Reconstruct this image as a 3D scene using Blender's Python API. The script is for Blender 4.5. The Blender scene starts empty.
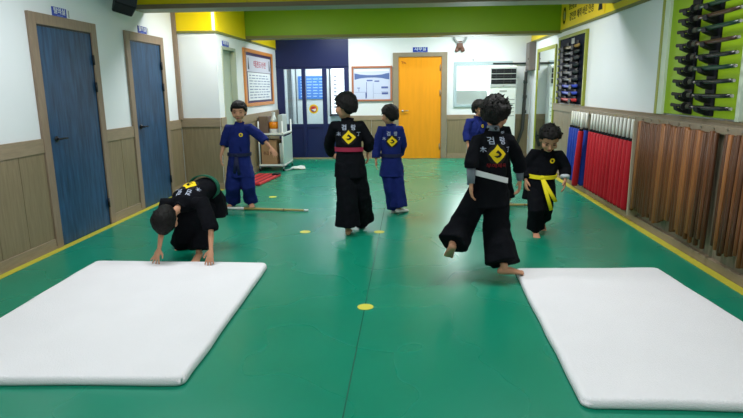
import bpy, bmesh, math, random
from mathutils import Vector, Matrix, noise

# ---------------------------------------------------------------- camera
scene = bpy.context.scene
YAW, PITCH, ROLL, FPX, CAM_H = -0.0658529, -0.2081438, -0.0120967, 571.3446, 1.45428
fw = Vector((math.sin(YAW)*math.cos(PITCH), math.cos(YAW)*math.cos(PITCH), math.sin(PITCH)))
r0 = Vector((math.cos(YAW), -math.sin(YAW), 0)); u0 = r0.cross(fw)
rr = math.cos(ROLL)*r0 + math.sin(ROLL)*u0
uu = -math.sin(ROLL)*r0 + math.cos(ROLL)*u0
cam_data = bpy.data.cameras.new('camera')
cam_data.sensor_width = 36.0
cam_data.lens = 36.0*FPX/743.0
cam_data.clip_start = 0.05
cam = bpy.data.objects.new('camera', cam_data)
scene.collection.objects.link(cam)
cam.matrix_world = Matrix(((rr.x, uu.x, -fw.x, 0), (rr.y, uu.y, -fw.y, 0), (rr.z, uu.z, -fw.z, CAM_H), (0, 0, 0, 1)))
scene.camera = cam

# ---------------------------------------------------------------- world, lights, exposure
world = bpy.data.worlds.new('world'); scene.world = world; world.use_nodes = True
world.node_tree.nodes['Background'].inputs[0].default_value = (0.80, 0.88, 1.0, 1)
world.node_tree.nodes['Background'].inputs[1].default_value = 0.6
scene.view_settings.view_transform = 'Standard'
scene.view_settings.look = 'None'
scene.view_settings.gamma = 1
scene.view_settings.use_curve_mapping = False
scene.view_settings.exposure = 0.20

def area(name, loc, sx, sy, power, rot=(0, 0, 0), color=(1, 0.98, 0.94)):
    l = bpy.data.lights.new(name, 'AREA'); l.shape = 'RECTANGLE'; l.size = sx; l.size_y = sy
    l.energy = power; l.color = color
    o = bpy.data.objects.new(name, l); scene.collection.objects.link(o)
    o.location = loc; o.rotation_euler = rot
    return o

# ceiling lamps of the hall (panel lights under the ceiling)
for x in (-1.9, 1.0):
    for y, pw in ((1.0, 30), (4.4, 36)):
        area('ceiling_lamp_light', (x, y, 2.66), 1.2, 0.3, pw, color=(0.98, 0.99, 1.0))
for x in (-2.0, 0.9):
    area('ceiling_lamp_light', (x, 7.72, 2.70), 1.2, 0.25, 40, color=(0.97, 0.99, 1.0))
for x in (-1.2, 1.2):
    area('ceiling_lamp_light', (x, 11.0, 2.68), 1.2, 0.3, 42, color=(0.97, 1.0, 1.0))
# daylight from the right rear window
area('window_daylight', (1.30, 11.90, 1.60), 0.7, 0.5, 16, rot=(math.radians(-80), 0, 0), color=(0.93, 0.97, 1.0))
area('corridor_fill_light', (-1.9, 13.1, 2.6), 1.2, 0.8, 60, color=(0.93, 0.97, 1.0))  # added light under the corridor ceiling, brightens the view through the entrance glass

# ---------------------------------------------------------------- materials
MATS = {}
def _nt(name):
    m = bpy.data.materials.new(name); m.use_nodes = True
    nt = m.node_tree; b = nt.nodes['Principled BSDF']
    return m, nt, b
def mat(name, col, rough=0.6, spec=0.4, metal=0.0, var=0.0, scale=8.0, stretch=(1, 1, 1), bump=0.0, bscale=60.0, emit=None, estr=0.0, alpha=None, trans=0.0):
    if name in MATS: return MATS[name]
    m, nt, b = _nt(name)
    b.inputs['Base Color'].default_value = (*col, 1)
    b.inputs['Roughness'].default_value = rough
    b.inputs['Specular IOR Level'].default_value = spec
    b.inputs['Metallic'].default_value = metal
    b.inputs['Transmission Weight'].default_value = trans
    if var > 0 or bump > 0:
        tc = nt.nodes.new('ShaderNodeTexCoord'); mp = nt.nodes.new('ShaderNodeMapping')
        mp.inputs['Scale'].default_value = stretch
        nt.links.new(tc.outputs['Object'], mp.inputs[0])
    if var > 0:
        n = nt.nodes.new('ShaderNodeTexNoise'); n.inputs['Scale'].default_value = scale; n.inputs['Detail'].default_value = 5
        nt.links.new(mp.outputs[0], n.inputs['Vector'])
        cr = nt.nodes.new('ShaderNodeValToRGB')
        cr.color_ramp.elements[0].position = 0.3; cr.color_ramp.elements[1].position = 0.7
        cr.color_ramp.elements[0].color = (*[max(0, c*(1-var)) for c in col], 1)
        cr.color_ramp.elements[1].color = (*[min(1, c*(1+var)) for c in col], 1)
        nt.links.new(n.outputs['Fac'], cr.inputs[0]); nt.links.new(cr.outputs[0], b.inputs['Base Color'])
    if bump > 0:
        n2 = nt.nodes.new('ShaderNodeTexNoise'); n2.inputs['Scale'].default_value = bscale; n2.inputs['Detail'].default_value = 3
        nt.links.new(mp.outputs[0], n2.inputs['Vector'])
        bp = nt.nodes.new('ShaderNodeBump'); bp.inputs['Strength'].default_value = bump; bp.inputs['Distance'].default_value = 0.02
        nt.links.new(n2.outputs['Fac'], bp.inputs['Height']); nt.links.new(bp.outputs[0], b.inputs['Normal'])
    if emit:
        b.inputs['Emission Color'].default_value = (*emit, 1); b.inputs['Emission Strength'].default_value = estr
    MATS[name] = m
    return m
def lin(r, g, b):
    f = lambda c: (c/255/12.92) if c/255 <= 0.04045 else ((c/255+0.055)/1.055)**2.4
    return (f(r), f(g), f(b))

M_white = mat('white_wall_paint', (0.76, 0.79, 0.83), 0.55, 0.3, var=0.02, scale=1.5, bump=0.05, bscale=80)
M_ceil = mat('ceiling_board', (0.75, 0.77, 0.75), 0.8, bump=0.1, bscale=120)
M_wood = mat('beige_wood_panel', lin(134, 119, 94), 0.5, 0.3, var=0.12, scale=7, stretch=(8, 8, 0.6), bump=0.05, bscale=30)
M_rail = mat('beige_wood_rail', lin(146, 129, 107), 0.5, 0.3, var=0.10, scale=7, stretch=(1, 1, 8))
M_rpanel = mat('beige_right_wall_panel', lin(138, 125, 106), 0.5, 0.3, var=0.08, scale=6, stretch=(6, 6, 0.6))
M_frame = mat('brown_door_frame', lin(140, 121, 103), 0.5, 0.3, var=0.10, scale=6, stretch=(6, 6, 1))
M_blue = mat('blue_stained_wood', lin(36, 70, 104), 0.45, 0.3, var=0.42, scale=5, stretch=(7, 7, 0.7))
M_navy = mat('navy_painted_steel', lin(24, 34, 84), 0.4, 0.4)
M_orange = mat('orange_door_paint', lin(232, 150, 18), 0.45, 0.35, var=0.05, scale=4, stretch=(5, 5, 0.5))
M_greyframe = mat('grey_brown_frame', lin(140, 128, 110), 0.5, 0.3, var=0.05)
M_yellow = mat('yellow_beam_paint', lin(238, 208, 8), 0.45, 0.3, var=0.03, scale=2)
M_green = mat('lime_beam_paint', lin(122, 162, 16), 0.45, 0.35, var=0.03, scale=2)
M_trimol = mat('olive_edge_trim', lin(120, 118, 66), 0.5, 0.3)
M_trimbr = mat('brown_edge_trim', lin(128, 110, 84), 0.5, 0.3)
M_stripe = mat('yellow_floor_stripe', lin(196, 186, 62), 0.5, 0.3, var=0.05)
M_black = mat('black_plastic', (0.010, 0.011, 0.014), 0.55, 0.2)
M_grey = mat('grey_plastic', lin(150, 155, 158), 0.45, 0.4)
M_wplastic = mat('white_plastic', lin(225, 230, 230), 0.35, 0.45)
M_chrome = mat('brushed_steel', lin(170, 165, 155), 0.3, 0.5, metal=0.9)
M_darkmetal = mat('dark_handle_metal', (0.03, 0.03, 0.035), 0.35, 0.5, metal=0.6)
M_lime = mat('lime_display_board', lin(142, 176, 28), 0.5, 0.3, var=0.03)
M_olive = mat('olive_green_frame', lin(150, 155, 62), 0.5, 0.3)
M_navyboard = mat('dark_navy_display_board', lin(12, 20, 42), 0.75, 0.1)
M_mat = mat('white_mat_cover', (0.85, 0.83, 0.87), 0.7, 0.2, var=0.015, scale=3, bump=0.25, bscale=140)
M_skin = mat('skin', lin(196, 142, 112), 0.55, 0.35, var=0.04, scale=20)
M_hair = mat('black_hair', (0.006, 0.005, 0.005), 0.6, 0.2, bump=0.4, bscale=90)
M_eye = mat('dark_eye', (0.01, 0.008, 0.008), 0.2, 0.5)
M_lip = mat('lips', lin(165, 92, 84), 0.5, 0.3)
M_cblack = mat('black_uniform_cotton', (0.006, 0.0065, 0.009), 0.9, 0.06, bump=0.3, bscale=25)
M_cnavy = mat('navy_uniform_cotton', lin(26, 38, 104), 0.85, 0.15, var=0.10, scale=10, bump=0.3, bscale=25)
M_embY = mat('yellow_embroidery', lin(238, 205, 30), 0.7, 0.2)
M_embW = mat('white_embroidery', lin(176, 184, 205), 0.7, 0.2)
M_embR = mat('dark_red_embroidery', lin(120, 20, 28), 0.7, 0.2)
M_embK = mat('black_embroidery', (0.012, 0.01, 0.01), 0.7, 0.2)

# green gym floor: semi gloss vinyl with faint scuffs
m, nt, b = _nt('green_sport_floor')
b.inputs['Specular IOR Level'].default_value = 0.5
tc = nt.nodes.new('ShaderNodeTexCoord')
n = nt.nodes.new('ShaderNodeTexNoise'); n.inputs['Scale'].default_value = 1.3; n.inputs['Detail'].default_value = 6
nt.links.new(tc.outputs['Object'], n.inputs['Vector'])
cr = nt.nodes.new('ShaderNodeValToRGB')
cr.color_ramp.elements[0].position = 0.35; cr.color_ramp.elements[1].position = 0.7
cr.color_ramp.elements[0].color = (*lin(8, 130, 102), 1); cr.color_ramp.elements[1].color = (*lin(12, 136, 108), 1)
nt.links.new(n.outputs['Fac'], cr.inputs[0]); nt.links.new(cr.outputs[0], b.inputs['Base Color'])
n2 = nt.nodes.new('ShaderNodeTexNoise'); n2.inputs['Scale'].default_value = 1.1; n2.inputs['Detail'].default_value = 1.5
nt.links.new(tc.outputs['Object'], n2.inputs['Vector'])
mr = nt.nodes.new('ShaderNodeMapRange'); mr.inputs['To Min'].default_value = 0.24; mr.inputs['To Max'].default_value = 0.31
nt.links.new(n2.outputs['Fac'], mr.inputs['Value']); nt.links.new(mr.outputs[0], b.inputs['Roughness'])
M_floor = m

# clear glass that lets light through
m, nt, b = _nt('clear_glass')
for nd in list(nt.nodes):
    if nd.type != 'OUTPUT_MATERIAL': nt.nodes.remove(nd)
out = [x for x in nt.nodes if x.type == 'OUTPUT_MATERIAL'][0]
tr = nt.nodes.new('ShaderNodeBsdfTransparent'); gl = nt.nodes.new('ShaderNodeBsdfGlossy'); gl.inputs['Roughness'].default_value = 0.03
fr = nt.nodes.new('ShaderNodeFresnel'); fr.inputs['IOR'].default_value = 1.45; mx = nt.nodes.new('ShaderNodeMixShader')
tr.inputs[0].default_value = (0.94, 0.97, 0.97, 1)
nt.links.new(fr.outputs[0], mx.inputs[0]); nt.links.new(tr.outputs[0], mx.inputs[1]); nt.links.new(gl.outputs[0], mx.inputs[2]); nt.links.new(mx.outputs[0], out.inputs[0])
M_glass = m
M_mirror = mat('mirror_glass', (0.86, 0.92, 0.90), 0.02, 0.5, metal=1.0)
M_sky = mat('bright_window_daylight', (0.9, 0.95, 1), 0.5, emit=(0.93, 0.98, 1.0), estr=1.3)
M_frost = mat('frosted_window_film', lin(190, 205, 200), 0.5, emit=(0.75, 0.82, 0.80), estr=0.42)

# ---------------------------------------------------------------- helpers
COL = scene.collection
def box(bm, x0, x1, y0, y1, z0, z1, M=None):
    vs = [bm.verts.new((M @ Vector(c)) if M else c) for c in ((x0,y0,z0),(x1,y0,z0),(x1,y1,z0),(x0,y1,z0),(x0,y0,z1),(x1,y0,z1),(x1,y1,z1),(x0,y1,z1))]
    for f in ((3,2,1,0),(4,5,6,7),(0,1,5,4),(1,2,6,5),(2,3,7,6),(3,0,4,7)): bm.faces.new([vs[i] for i in f])
    return bm
def B(*a, **k):
    bm = bmesh.new()
    for q in (a if isinstance(a[0], (tuple, list)) else [a]): box(bm, *q)
    return bm
def tube(bm, pts, rads, side=Vector((1, 0, 0)), n=16, ripple=None, round_ends=False):
    pts = [Vector(q) for q in pts]; rings = []
    if not isinstance(side, (list, tuple)): side = [side]*len(pts)
    for i, q in enumerate(pts):
        t = (pts[min(i+1, len(pts)-1)] - pts[max(i-1, 0)]).normalized()
        s = Vector(side[i]); a = (s - t*s.dot(t))
        if a.length < 1e-4: a = t.orthogonal()
        a.normalize(); b = t.cross(a)
        r = rads[i]; rx, ry = r if isinstance(r, (tuple, list)) else (r, r)
        ring = []
        for k in range(n):
            th = 2*math.pi*k/n; f = 1.0
            if ripple: f += ripple[i]*math.sin(ripple[-1]*th + i*0.35)
            ring.append(bm.verts.new(q + a*(rx*f*math.cos(th)) + b*(ry*f*math.sin(th))))
        rings.append(ring)
    for A, Bq in zip(rings, rings[1:]):
        for k in range(n): bm.faces.new((A[k], A[(k+1)%n], Bq[(k+1)%n], Bq[k]))
    bm.faces.new(rings[0][::-1]); bm.faces.new(rings[-1])
    return bm
def ellip(bm, c, rx, ry, rz, M=None, u=18, v=12):
    res = bmesh.ops.create_uvsphere(bm, u_segments=u, v_segments=v, radius=1.0)
    R = (M or Matrix.Identity(3)).to_4x4()
    T = Matrix.Translation(Vector(c)) @ R @ Matrix.Diagonal((rx, ry, rz, 1))
    bmesh.ops.transform(bm, matrix=T, verts=res['verts'])
    return res['verts']
def cyl(bm, p0, p1, r, r2=None, n=14):
    return tube(bm, [p0, p1], [r, r if r2 is None else r2], n=n, side=Vector((0.31, 0.87, 0.2)))
def obj(name, bm, m, parent=None, smooth=False, bevel=0.0, label=None):
    bmesh.ops.recalc_face_normals(bm, faces=bm.faces)
    me = bpy.data.meshes.new(name); bm.to_mesh(me); bm.free()
    me.materials.append(m)
    if smooth:
        for p in me.polygons: p.use_smooth = True
    o = bpy.data.objects.new(name, me); COL.objects.link(o)
    if bevel:
        md = o.modifiers.new('bevel', 'BEVEL'); md.width = bevel; md.segments = 2; md.limit_method = 'ANGLE'
    if parent: attach(o, parent)
    if label: o['label'] = label
    return o
def world_of(o):
    m = Matrix.Translation(o.location) if o.matrix_basis == Matrix.Identity(4) else o.matrix_basis.copy()
    if o.parent: m = world_of(o.parent) @ o.matrix_parent_inverse @ m
    return m
def attach(o, parent):
    o.parent = parent
    o.matrix_parent_inverse = world_of(parent).inverted()
def tag(o, label, cat, group=None, kind=None):
    o['label'] = label; o['category'] = cat
    if group: o['group'] = group
    if kind: o['kind'] = kind
    return o
def thing(name, loc, label, cat, group=None):
    o = bpy.data.objects.new(name, None); COL.objects.link(o); o.location = loc; o.empty_display_size = 0.1
    return tag(o, label, cat, group)
def struct(name, bm, m, **k):
    o = obj(name, bm, m, **k); o['kind'] = 'structure'; return o
def copy_tree(root, loc=None, **props):
    r = root.copy(); COL.objects.link(r)
    if loc is not None: r.location = loc
    for k, v in props.items(): r[k] = v
    for ch in list(root.children):
        c = ch.copy(); COL.objects.link(c); c.parent = r
        for g in list(ch.children):
            d = g.copy(); COL.objects.link(d); d.parent = c
    return r
def text_mesh(name, s, size, M, m, parent=None, extrude=0.001, align='CENTER', wrap=None, width=None, subdiv=False):
    cu = bpy.data.curves.new('t', 'FONT'); cu.body = s; cu.size = size; cu.extrude = extrude; cu.align_x = align; cu.align_y = 'CENTER'
    cu.offset = size*0.012
    to = bpy.data.objects.new('t', cu); COL.objects.link(to)
    bpy.context.view_layer.update()
    dg = bpy.context.evaluated_depsgraph_get()
    me = bpy.data.meshes.new_from_object(to.evaluated_get(dg)); me.name = name
    bpy.data.objects.remove(to); bpy.data.curves.remove(cu)
    me.materials.clear(); me.materials.append(m)
    o = bpy.data.objects.new(name, me); COL.objects.link(o)
    sc = Matrix.Identity(4)
    if width and len(me.vertices):
        w = max(v.co.x for v in me.vertices) - min(v.co.x for v in me.vertices)
        if w > 0: sc = Matrix.Diagonal((width/w, 1, 1, 1))
    me.transform(sc)
    if wrap is None:
        me.transform(M)
    else:
        o.matrix_world = M
    if parent: attach(o, parent)
    return o
def frameM(origin, xdir, zdir):
    z = Vector(zdir).normalized(); x = Vector(xdir); x = (x - z*x.dot(z)).normalized(); y = z.cross(x)
    return Matrix(((x.x, y.x, z.x, origin[0]), (x.y, y.y, z.y, origin[1]), (x.z, y.z, z.z, origin[2]), (0, 0, 0, 1)))
# ================================================================ THE ROOM
XL, XR, YB, XJ, YJ, ZC = -3.34, 2.47, 12.04, -2.74, 8.27, 2.78
struct('floor', B(-3.6, 2.8, -2.2, 14.2, -0.06, 0), M_floor)
struct('ceiling', B(-3.6, 2.8, -2.2, 14.2, ZC, ZC+0.08), M_ceil)
struct('wall_left', B(XL-0.14, XL, -2.2, YJ, 0, ZC), M_white)
struct('wall_left_front_return', B(XL-0.14, XJ, YJ, YJ+0.12, 0, ZC), M_white).name = 'wall_left_return'
# side wall of the room set into the corner, with a door opening
struct('wall_left_inner', B((XJ-0.12, XJ, YJ+0.12, 8.55, 0, ZC), (XJ-0.12, XJ, 8.55, 9.15, 2.05, ZC), (XJ-0.12, XJ, 9.15, YB+0.12, 0, ZC)), M_white)
struct('wall_right', B(XR, XR+0.14, -2.2, YB+0.12, 0, ZC), M_white)
struct('wall_front', B(-3.5, 2.7, -2.2, -2.06, 0, ZC), M_white)
# rear wall with the window opening
WX0, WX1, WZ0, WZ1 = 0.97, 2.04, 1.10, 1.92
struct('wall_back', B((-1.23, WX0, YB, YB+0.12, 0, ZC), (WX1, XR, YB, YB+0.12, 0, ZC), (WX0, WX1, YB, YB+0.12, 0, WZ0), (WX0, WX1, YB, YB+0.12, WZ1, ZC)), M_white)

# wainscot ------------------------------------------------------------
def wains_y(name, x, y0, y1, zt, side, m=M_wood, rail=0.13, step=0.36, base=0.10):
    s = 1 if side > 0 else -1
    X = lambda d: sorted((x, x+s*d))
    bm = bmesh.new(); n = max(1, round((y1-y0)/step)); g = 0.006
    for i in range(n):
        a = y0+(y1-y0)*i/n; b_ = y0+(y1-y0)*(i+1)/n
        box(bm, *X(0.012), a+g/2, b_-g/2, 0.01, zt-0.02)
    struct(name, bm, m, bevel=0.002)
    bm = bmesh.new(); box(bm, *X(0.022), y0, y1, zt-rail, zt); box(bm, *X(0.022), y0, y1, 0, base); 
    o = struct(name.replace('trim', 'trim') + '_rail', bm, M_rail, bevel=0.003); o.name = 'trim_%d' % (int(name.split('_')[1])+50)
def wains_x(name, y, x0, x1, zt, m=M_wood, rail=0.13, step=0.36, base=0.10):
    bm = bmesh.new(); n = max(1, round((x1-x0)/step)); g = 0.006
    for i in range(n):
        a = x0+(x1-x0)*i/n; b_ = x0+(x1-x0)*(i+1)/n
        box(bm, a+g/2, b_-g/2, y-0.012, y, 0.01, zt-0.02)
    struct(name, bm, m, bevel=0.002)
    bm = bmesh.new(); box(bm, x0, x1, y-0.022, y, zt-rail, zt); box(bm, x0, x1, y-0.022, y, 0, base)
    o = struct('trim_rail', bm, M_rail, bevel=0.003); o.name = 'trim_%d' % (int(name.split('_')[1])+50)
wains_y('trim_1', XL, -2.06, 5.02, 1.04, 1)
wains_y('trim_2', XL, 6.13, 6.77, 1.04, 1, step=0.32)
wains_y('trim_3', XL, 7.83, YJ, 1.04, 1, step=0.4)
wains_x('trim_4', YJ, XL+0.02, XJ+0.0, 1.06, step=0.6)
wains_y('trim_5', XJ, YJ, 8.50, 1.06, 1, step=0.3)
wains_y('trim_6', XJ, 9.20, YB, 1.04, 1)
wains_x('trim_7', YB, -1.21, -0.33, 0.90, rail=0.10, step=0.45)
wains_x('trim_8', YB, 0.79, XR-0.02, 0.90, rail=0.10, step=0.45)
# right wall panelling
bm = bmesh.new()
ys = [-2.0+0.3*i for i in range(0, 42)]
for a in ys:
    if a+0.3 <= 10.02: box(bm, XR-0.012, XR, a+0.003, a+0.297, 0.01, 1.12)
struct('trim_9', bm, M_rpanel, bevel=0.002)
struct('trim_10', B((XR-0.03, XR, -2.06, 10.0, 1.06, 1.155)), M_rpanel, bevel=0.003)
struct('trim_11', B(XR-0.034, XR, -2.06, 10.0, 1.155, 1.175), M_trimbr)
struct('baseboard_right', B(2.425, XR, -2.06, YB, 0, 0.075), M_rail, bevel=0.006)
struct('baseboard_left', B((XL, XL+0.026, -2.06, 5.02, 0, 0.03), (XL, XL+0.026, 6.13, 6.77, 0, 0.03), (XL, XL+0.026, 7.83, YJ, 0, 0.03)), M_rail)
struct('baseboard_back', B(0.79, 2.42, YB-0.03, YB, 0, 0.05), M_rail)
# brown corner strip where the left wall meets the return
struct('trim_12', B(XL, XL+0.055, YJ-0.055, YJ, 1.04, ZC), M_frame)
struct('trim_13', B(XJ-0.03, XJ+0.004, YJ-0.018, YJ+0.012, 2.28, ZC), M_white)
struct('trim_14', B(XJ-0.004, XJ+0.003, YJ-0.003, YJ+0.02, 1.06, 2.25), M_white)
# yellow line along the floor edges
struct('trim_15', B((XL+0.022, XL+0.095, -2.06, YJ-0.08, 0, 0.003), (XL+0.095, XJ, YJ-0.095, YJ-0.022, 0, 0.003)), M_stripe)
struct('trim_16', B(2.345, 2.425, -2.06, YB-0.08, 0, 0.003), M_stripe)
# seam of the floor covering
struct('trim_17', B(-0.297, -0.291, -2.0, 11.9, 0, 0.0012), mat('floor_seam', lin(4, 82, 62), 0.6))

# beams and painted bands ----------------------------------------------
struct('trim_20', B(XL, XR, 6.98, 7.38, 2.45, ZC), M_yellow)
struct('trim_21', B((XL, XR, 6.96, 7.0, 2.41, 2.46)), M_trimbr)
struct('trim_22', B((XL, XR, 7.0, 7.40, 2.42, 2.45)), mat('beam_underside', lin(150, 145, 120), 0.6))
struct('trim_23', B((XJ-0.02, XR, 9.82, 10.12, 2.33, ZC)), M_green)
struct('trim_24', B((XJ-0.02, XR, 9.80, 10.14, 2.29, 2.335)), M_trimol)
gb = bmesh.new(); box(gb, -1.9+0.0, -1.897, 6.976, 6.981, 2.46, ZC); box(gb, -0.4, -0.397, 6.976, 6.981, 2.46, ZC); box(gb, 1.0, 1.003, 6.976, 6.981, 2.46, ZC)
struct('trim_25', gb, M_trimol)
struct('trim_26', B((XL+0.055, XJ-0.03, YJ-0.015, YJ, 2.28, ZC), ), M_yellow)
struct('trim_27', B((XL+0.055, XJ+0.02, YJ-0.02, YJ, 2.25, 2.28), (XJ, XJ+0.02, YJ, YB, 2.25, 2.28)), M_trimol)
struct('trim_28', B((XJ, XJ+0.015, YJ+0.03, 9.80, 2.28, ZC), (XJ, XJ+0.015, 10.14, YB, 2.28, ZC)), M_yellow)
struct('trim_29', B((XR-0.025, XR, -2.06, 6.96, 2.33, ZC), (XR-0.025, XR, 7.4, 9.80, 2.33, ZC), (XR-0.025, XR, 10.14, YB, 2.33, ZC), (XR-0.024, XR, -2.0, 9.80, 2.33, 2.409)), M_yellow)
struct('trim_30', B((XR-0.03, XR, -2.06, YB, 2.30, 2.33)), M_trimol)
# ---- lettering on the yellow band of the right wall
tb = obj('wall_banner', B(XR-0.031, XR-0.026, 7.66, 9.76, 2.345, 2.72), mat('yellow_banner_vinyl', lin(240, 205, 40), 0.5), bevel=0.001)
tag(tb, 'yellow wall banner with black brush lettering high on the right wall', 'banner')
Mtx = lambda y, z: frameM((XR-0.0325, y, z), (0, -1, 0), (-1, 0, 0))
text_mesh('lettering', '강인한 체력 바른 인성', 0.13, Mtx(8.68, 2.47), M_black, tb, width=1.15)
text_mesh('lettering', '정신통일', 0.10, Mtx(9.12, 2.62), M_black, tb, width=0.40)
bm = bmesh.new()
for k in range(28):
    a0 = 2*math.pi*k/28; a1 = 2*math.pi*(k+1)/28
    q = []
    for a, r in ((a0, 1), (a1, 1), (a1, 0.62), (a0, 0.62)):
        q.append(bm.verts.new((XR-0.033, 9.56+0.085*r*math.cos(a), 2.53+0.13*r*math.sin(a))))
    bm.faces.new(q)
bmesh.ops.solidify(bm, geom=bm.faces[:], thickness=0.001)
obj('round_emblem', bm, M_black, tb)
bm = bmesh.new(); ellip(bm, (XR-0.032, 9.56, 2.53), 0.002, 0.035, 0.06); obj('emblem_centre', bm, M_grey, tb)
bm = bmesh.new(); tube(bm, [(XR-0.034, 7.82, 2.40), (XR-0.034, 7.82, 2.52), (XR-0.034, 7.82, 2.62), (XR-0.034, 7.82, 2.70)], [(0.002, 0.085), (0.002, 0.05), (0.002, 0.035), (0.002, 0.03)], side=Vector((1, 0, 0)), n=10)
obj('pagoda_mark', bm, M_black, tb)

# ---- doors on the left wall --------------------------------------------
def wall_door(idx, y0, y1, s0, s1, ztop, hy):
    d = struct('door_%d' % idx, B(XL, XL+0.012, s0, s1, 0.004, 2.055), M_blue)
    obj('door_frame', B((XL, XL+0.03, y0, s0, 0, ztop), (XL, XL+0.03, s1, y1, 0, ztop), (XL, XL+0.03, s0, s1, 2.055, ztop)), M_frame, d, bevel=0.004)
    obj('door_stop', B((XL, XL+0.015, s0, s0+0.006, 0, 2.055), (XL, XL+0.015, s1-0.008, s1, 0, 2.055), (XL, XL+0.015, s0, s1, 2.04, 2.055)), M_darkmetal, d)
    bm = bmesh.new(); cyl(bm, (XL+0.02, hy, 1.02), (XL+0.028, hy, 1.02), 0.028); cyl(bm, (XL+0.028, hy, 1.02), (XL+0.06, hy, 1.02), 0.010)
    tube(bm, [(XL+0.06, hy-0.008, 1.02), (XL+0.062, hy+0.06, 1.022), (XL+0.058, hy+0.12, 1.018)], [0.010, 0.009, 0.008], n=10)
    obj('door_handle', bm, M_darkmetal, d, smooth=True)
    for z in (1.78, 1.50, 0.25):
        bm = bmesh.new(); cyl(bm, (XL+0.03, s1-0.016, z-0.05), (XL+0.03, s1-0.016, z+0.05), 0.012); obj('hinge', bm, M_darkmetal, d, smooth=True)
wall_door(1, 5.02, 6.13, 5.12, 6.03, 2.155, 5.22)
wall_door(2, 6.77, 7.83, 6.87, 7.73, 2.155, 6.97)
# door in the inner side wall
d = struct('door_3', B(XJ-0.10, XJ-0.07, 8.55, 9.15, 0.004, 2.05), mat('pale_grey_green_door', lin(168, 180, 165), 0.5, 0.3))
obj('door_frame', B((XJ-0.07, XJ+0.012, 8.51, 8.555, 0, 2.09), (XJ-0.07, XJ+0.012, 9.145, 9.19, 0, 2.09), (XJ-0.07, XJ+0.012, 8.555, 9.145, 2.045, 2.09)), mat('sage_door_frame', lin(160, 168, 150), 0.5), d, bevel=0.003)
bm = bmesh.new(); ellip(bm, (XJ-0.045, 9.06, 0.90), 0.025, 0.025, 0.025); obj('door_knob', bm, M_chrome, d, smooth=True)
# orange door
d = struct('door_4', B(-0.205, 0.672, YB-0.02, YB+0.0, 0.004, 2.07), M_orange)
obj('door_frame', B((-0.32, -0.205, YB-0.04, YB, 0, 2.155), (0.672, 0.785, YB-0.04, YB, 0, 2.155), (-0.205, 0.672, YB-0.04, YB, 2.07, 2.155)), M_greyframe, d, bevel=0.004)
obj('frame_stop', B((0.655, 0.672, YB-0.028, YB-0.02, 0, 2.07), (-0.205, 0.655, YB-0.028, YB-0.02, 2.055, 2.07)), mat('orange_stop', lin(190, 120, 20), 0.5), d)
bm = bmesh.new(); cyl(bm, (-0.12, YB-0.02, 0.99), (-0.12, YB-0.05, 0.99), 0.024); tube(bm, [(-0.13, YB-0.06, 0.99), (-0.06, YB-0.062, 0.992), (-0.0, YB-0.058, 0.99)], [0.011, 0.010, 0.009], n=10)
obj('door_handle', bm, M_chrome, d, smooth=True)
for z in (1.85, 1.35, 0.25):
    bm = bmesh.new(); cyl(bm, (0.645, YB-0.032, z-0.06), (0.645, YB-0.032, z+0.06), 0.011); obj('hinge', bm, M_greyframe, d, smooth=True)
bm = bmesh.new()
for a, b_ in (((-0.15, 1.985), (-0.06, 1.96)), ((-0.10, 1.955), (-0.05, 1.935)), ((-0.125, 1.975), (-0.115, 1.93))):
    cyl(bm, (a[0], YB-0.0215, a[1]), (b_[0], YB-0.0215, b_[1]), 0.006, n=6)
obj('scuff_mark', bm, mat('brown_scuff', lin(170, 90, 20), 0.7), d)

# ---- signs above the doors
def sign(M, w, h, txt, label, tail=0.0):
    """M: centre of the blue plate, local x along the text, z out of the wall"""
    t = thing('door_sign', M.translation, label, 'sign')
    bm = bmesh.new(); box(bm, -w/2, w/2, -h/2, h/2, 0, 0.006, M); obj('sign_plate', bm, mat('royal_blue_sign', lin(30, 62, 168), 0.4), t)
    text_mesh('lettering', txt, h*0.72, M @ Matrix.Translation((0, h*0.07, 0.0075)), M_wplastic, t, width=w*0.78)
    bm = bmesh.new(); box(bm, -w*0.2, w*0.2, -h*0.42, -h*0.35, 0.006, 0.0075, M); obj('small_print', bm, mat('pale_blue_print', lin(110, 140, 220), 0.5), t)
    if tail:
        bm = bmesh.new(); box(bm, w/2, w/2+tail, -h/2, h/2, 0, 0.005, M); obj('side_plate', bm, M_wplastic, t)
        bm = bmesh.new(); box(bm, w/2+tail*0.45, w/2+tail*0.75, -h*0.4, h*0.4, 0.005, 0.0065, M); obj('pictogram', bm, M_grey, t)
sign(frameM((XL+0.001, 5.535, 2.20), (0, 1, 0), (1, 0, 0)), 0.23, 0.085, '탈의실', 'blue door sign above the nearer blue door on the left wall', 0.06)
sign(frameM((XL+0.001, 7.28, 2.205), (0, 1, 0), (1, 0, 0)), 0.24, 0.085, '탈의실', 'blue door sign above the farther blue door on the left wall', 0.05)
sign(frameM((XJ+0.001, 8.72, 2.13), (0, 1, 0), (1, 0, 0)), 0.30, 0.075, '화장실', 'small blue sign above the pale narrow door beside the framed notice')
sign(frameM((0.235, YB-0.001, 2.21), (1, 0, 0), (0, -1, 0)), 0.30, 0.095, '사무실', 'blue sign with white letters above the orange door')

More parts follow.
